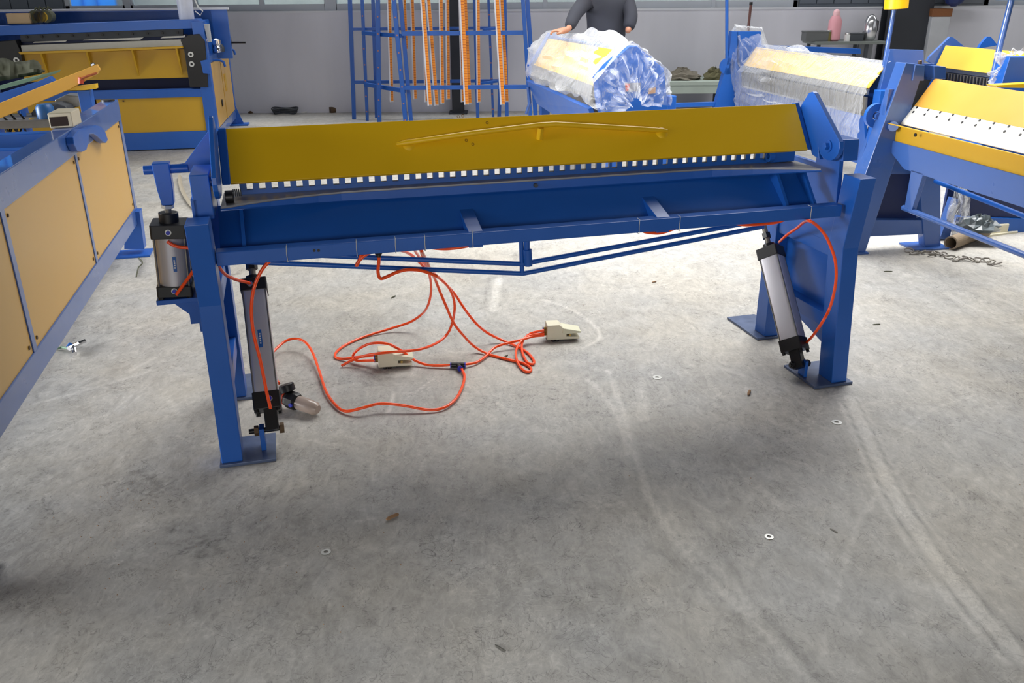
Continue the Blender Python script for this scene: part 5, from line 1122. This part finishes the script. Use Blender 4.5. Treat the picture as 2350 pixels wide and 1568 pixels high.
MB().ring(c0, .036, .045, float(np.linalg.norm(c1 - c0)), 24, c1 - c0).build('tube', PIPEM, rp); MB().cyl(c0 + (c1 - c0) * .3, c0 + (c1 - c0) * .32, .036, seg=20).build('dark_inside', BLACK, rp)
crumple('film_scrap', 'crumpled dark clear film lying on the rusty pipe', 'film', onZ(2245, 528, .09), .13, .10, .09, mat('film_dark', (84, 92, 96), .2, var=.5, vs=25), 31)
tag(film('hanging_film', [[XF(*XF.Y(px + dx, py, -.05 + .03 * math.sin(py / 9 + dx))) for dx in (-12, -4, 4, 12)] for px, py in ((2202, 436), (2205, 470), (2198, 500), (2196, 530))], 14, .03, None, 6), 'twisted strip of clear film hanging behind the right machine strut', 'film')
wb = thing('white_block', 'white plastic block on the floor right of the rusty pipe', 'block', onZ(2295, 540))
MB().prism([onZ(a, b_, 0) for a, b_ in ((2270, 540), (2312, 536), (2312, 526), (2272, 528))], (0, 0, .07)).build('body', BEIGE, wb, bevel=.008); MB().prism([onZ(a, b_, 0) for a, b_ in ((2262, 545), (2335, 535), (2334, 530), (2262, 540))], (0, 0, .012)).build('base_strip', BEIGE, wb)
ch = thing('tie_chain', 'dusty chain of crumpled strapping on the floor in front of the rusty pipe', 'chain', onZ(2190, 590))
rng = random.Random(11)
for k in range(16):
    px = 2086 + k * 13.5; py = 575 + (k * 2.0) + rng.uniform(-4, 4); c = onZ(px, py, .012); an = rng.uniform(-.8, .8); pts = []
    for t_ in np.linspace(0, 2 * math.pi, 9)[:-1]:
        x = .032 * math.cos(t_); y = .015 * math.sin(t_); pts.append(c + np.array([x * math.cos(an) - y * math.sin(an), x * math.sin(an) + y * math.cos(an), .010 * math.sin(t_ + k)]))
    MB().tube(pts, .005, 6, closed=True).build('link', DULL if k % 3 else mat('strap_grey', (136, 130, 124), .6), ch)
# scraps near the left cabinet
nz_ = thing('air_nozzle', 'small silver and blue air fitting with hose stub beside the left cabinet', 'fitting', onZ(170, 800))
MB().cyl(onZ(158, 800, .02), onZ(178, 790, .02), .012, seg=8, smooth=False).cyl(onZ(178, 790, .02), onZ(196, 782, .025), .009, seg=8).cyl(onZ(168, 796, .02), onZ(172, 812, .015), .010, seg=8).build('body', CHROME, nz_)
MB().cyl(onZ(157, 798, .02), onZ(163, 790, .03), .012, seg=10).build('collar', LABELB, nz_); MB().tube([onZ(158, 800, .015), onZ(142, 797, .012), onZ(126, 802, .008)], .006, 8).build('hose_stub', GREENT, nz_)
tag(MB().tube(smooth_path([onZ(a, b_, .004) for a, b_ in ((318, 592), (326, 600), (326, 606), (318, 614), (313, 635))], 5), .0035, 6).build('wire_offcut', OLIVE), 'thin olive wire offcut on the floor beside the left cabinet leg', 'wire')
tag(MB().tube(smooth_path([onZ(a, b_, .02) for a, b_ in ((412, 405), (416, 430), (428, 455), (445, 475), (470, 490))], 5), .017, 8).build('grey_cable', mat('cable_beige', (160, 150, 132), .7)), 'thick beige cable on the floor behind the left leg', 'cable')
# ---------------- man standing behind the wrapped machine
PY = 9.15; pcx = wY(1392, 60, PY)[0]
man = thing('person', 'man in dark grey jacket with one hand on the film-wrapped machine', 'person', (pcx, PY, 0))
def skin(name, m_, verts, edges, radii, root=0, sub=2):
    me = bpy.data.meshes.new(name); off = world_loc(man)
    me.from_pydata([(v[0] - off.x, v[1] - off.y, v[2] - off.z) for v in verts], edges, []); me.materials.append(m_)
    o = bpy.data.objects.new(name, me); sc.collection.objects.link(o); o.parent = man
    md = o.modifiers.new('skin', 'SKIN'); md.use_smooth_shade = True; sd = o.modifiers.new('sub', 'SUBSURF'); sd.levels = sub; sd.render_levels = sub
    for i, r_ in enumerate(radii):
        sv = me.skin_vertices[0].data[i]; sv.radius = (r_, r_) if not isinstance(r_, tuple) else r_; sv.use_root = (i == root)
    return o
def X_(dx, dy, z): return (pcx + dx, PY + dy, z * 1.085)
hand = wY(1284, 72, 8.45); wrist = wY(1304, 68, 8.50); elbow = wY(1320, 32, 8.72)
hand = tuple(hand); wrist = tuple(wrist); elbow = tuple(elbow)
rel = wY(1449, 38, 8.98); rwr = wY(1440, 76, 8.86); 
bv = [X_(0, 0, .93), X_(0, .01, 1.10), X_(0, .02, 1.32), X_(0, .02, 1.45), X_(0, 0, 1.53), X_(0, -.01, 1.62), X_(0, -.01, 1.72),
      X_(-.18, .02, 1.42), elbow, wrist, X_(.18, .02, 1.42), tuple(rel), tuple(rwr), X_(-.10, 0, .86), X_(-.11, -.02, .48), X_(-.12, 0, .09), X_(-.12, -.16, .05),
      X_(.10, 0, .86), X_(.11, -.02, .48), X_(.12, 0, .09), X_(.12, -.16, .05), hand]
be_ = [(0, 1), (1, 2), (2, 3), (3, 4), (4, 5), (5, 6), (3, 7), (7, 8), (8, 9), (9, 21), (3, 10), (10, 11), (11, 12), (0, 13), (13, 14), (14, 15), (15, 16), (0, 17), (17, 18), (18, 19), (19, 20)]
br_ = [.13, .12, .14, .10, .055, .085, .075, .055, .042, .028, .055, .042, .03, .08, .052, .04, .035, .08, .052, .04, .035, .038]
for k, (dx, dy, l) in enumerate(((-.095, -.03, .8), (-.105, .0, 1), (-.10, .03, .95), (-.085, .055, .8))):
    i = len(bv); hx, hy, hz = hand; sy = (k - 1.5) * .021
    bv += [(hx - .035, hy + sy, hz + .008), (hx - .065, hy + sy * 1.3, hz + .0), (hx - .085, hy + sy * 1.3, hz - .03)]; be_ += [(21, i), (i, i + 1), (i + 1, i + 2)]; br_ += [.011, .0095, .008]
i = len(bv); bv += [(hand[0] + .01, hand[1] - .045, hand[2] - .01), (hand[0] - .03, hand[1] - .065, hand[2] - .02)]; be_ += [(21, i), (i, i + 1)]; br_ += [.012, .010]
skin('body', SKIN, bv, be_, br_)
jv = [X_(0, 0, .98), X_(0, 0, 1.12), X_(0, .01, 1.30), X_(0, .02, 1.42), X_(0, .01, 1.50), X_(-.20, .02, 1.40), elbow, (wrist[0] * .93 + elbow[0] * .07, wrist[1] * .93 + elbow[1] * .07, wrist[2] * .93 + elbow[2] * .07), X_(.20, .02, 1.40), tuple(rel), tuple(np.array(rwr) * .8 + np.array(rel) * .2)]
jacket = skin('jacket', JACKET, jv, [(0, 1), (1, 2), (2, 3), (3, 4), (3, 5), (5, 6), (6, 7), (3, 8), (8, 9), (9, 10)], [(.215, .17), (.21, .155), (.225, .15), (.19, .12), .09, .085, .07, .055, .085, .072, .06])
tv = [X_(0, 0, .98), X_(-.10, 0, .86), X_(-.11, -.02, .50), X_(-.12, 0, .12), X_(.10, 0, .86), X_(.11, -.02, .50), X_(.12, 0, .12)]
skin('trousers', TROUSER, tv, [(0, 1), (1, 2), (2, 3), (0, 4), (4, 5), (5, 6)], [.16, .105, .075, .065, .105, .075, .065])
for s_ in (-1, 1): MB().lathe(X_(.12 * s_, .05, .04), [(.03, 0), (.045, .05), (.05, .16), (.045, .24), (.02, .27)], 14, (0, -1, -.05)).build('shoe', BLACK, man)
MB().lathe(X_(0, .005, 1.66), [(.088, 0), (.098, .04), (.088, .09), (.05, .125), (.01, .135)], 18).build('hair', HAIR, man)
for s_ in (-1, 1): MB().lathe(X_(.032 * s_, -.083, 1.645), [(.001, 0), (.010, .003), (.006, .010)], 8, (0, -1, 0)).build('eye', BLACK, man); MB().lathe(X_(.085 * s_, 0, 1.63), [(.012, 0), (.022, .008), (.008, .016)], 8, (s_, 0, 0)).build('ear', SKIN, man)
MB().tube([X_(0, -.085, 1.65), X_(0, -.105, 1.615), X_(0, -.088, 1.605)], [.008, .013, .008], 8).build('nose', SKIN, man)
MB().tube([X_(-.022, -.086, 1.58), X_(0, -.092, 1.578), X_(.022, -.086, 1.58)], .005, 6).build('mouth', REDM, man)
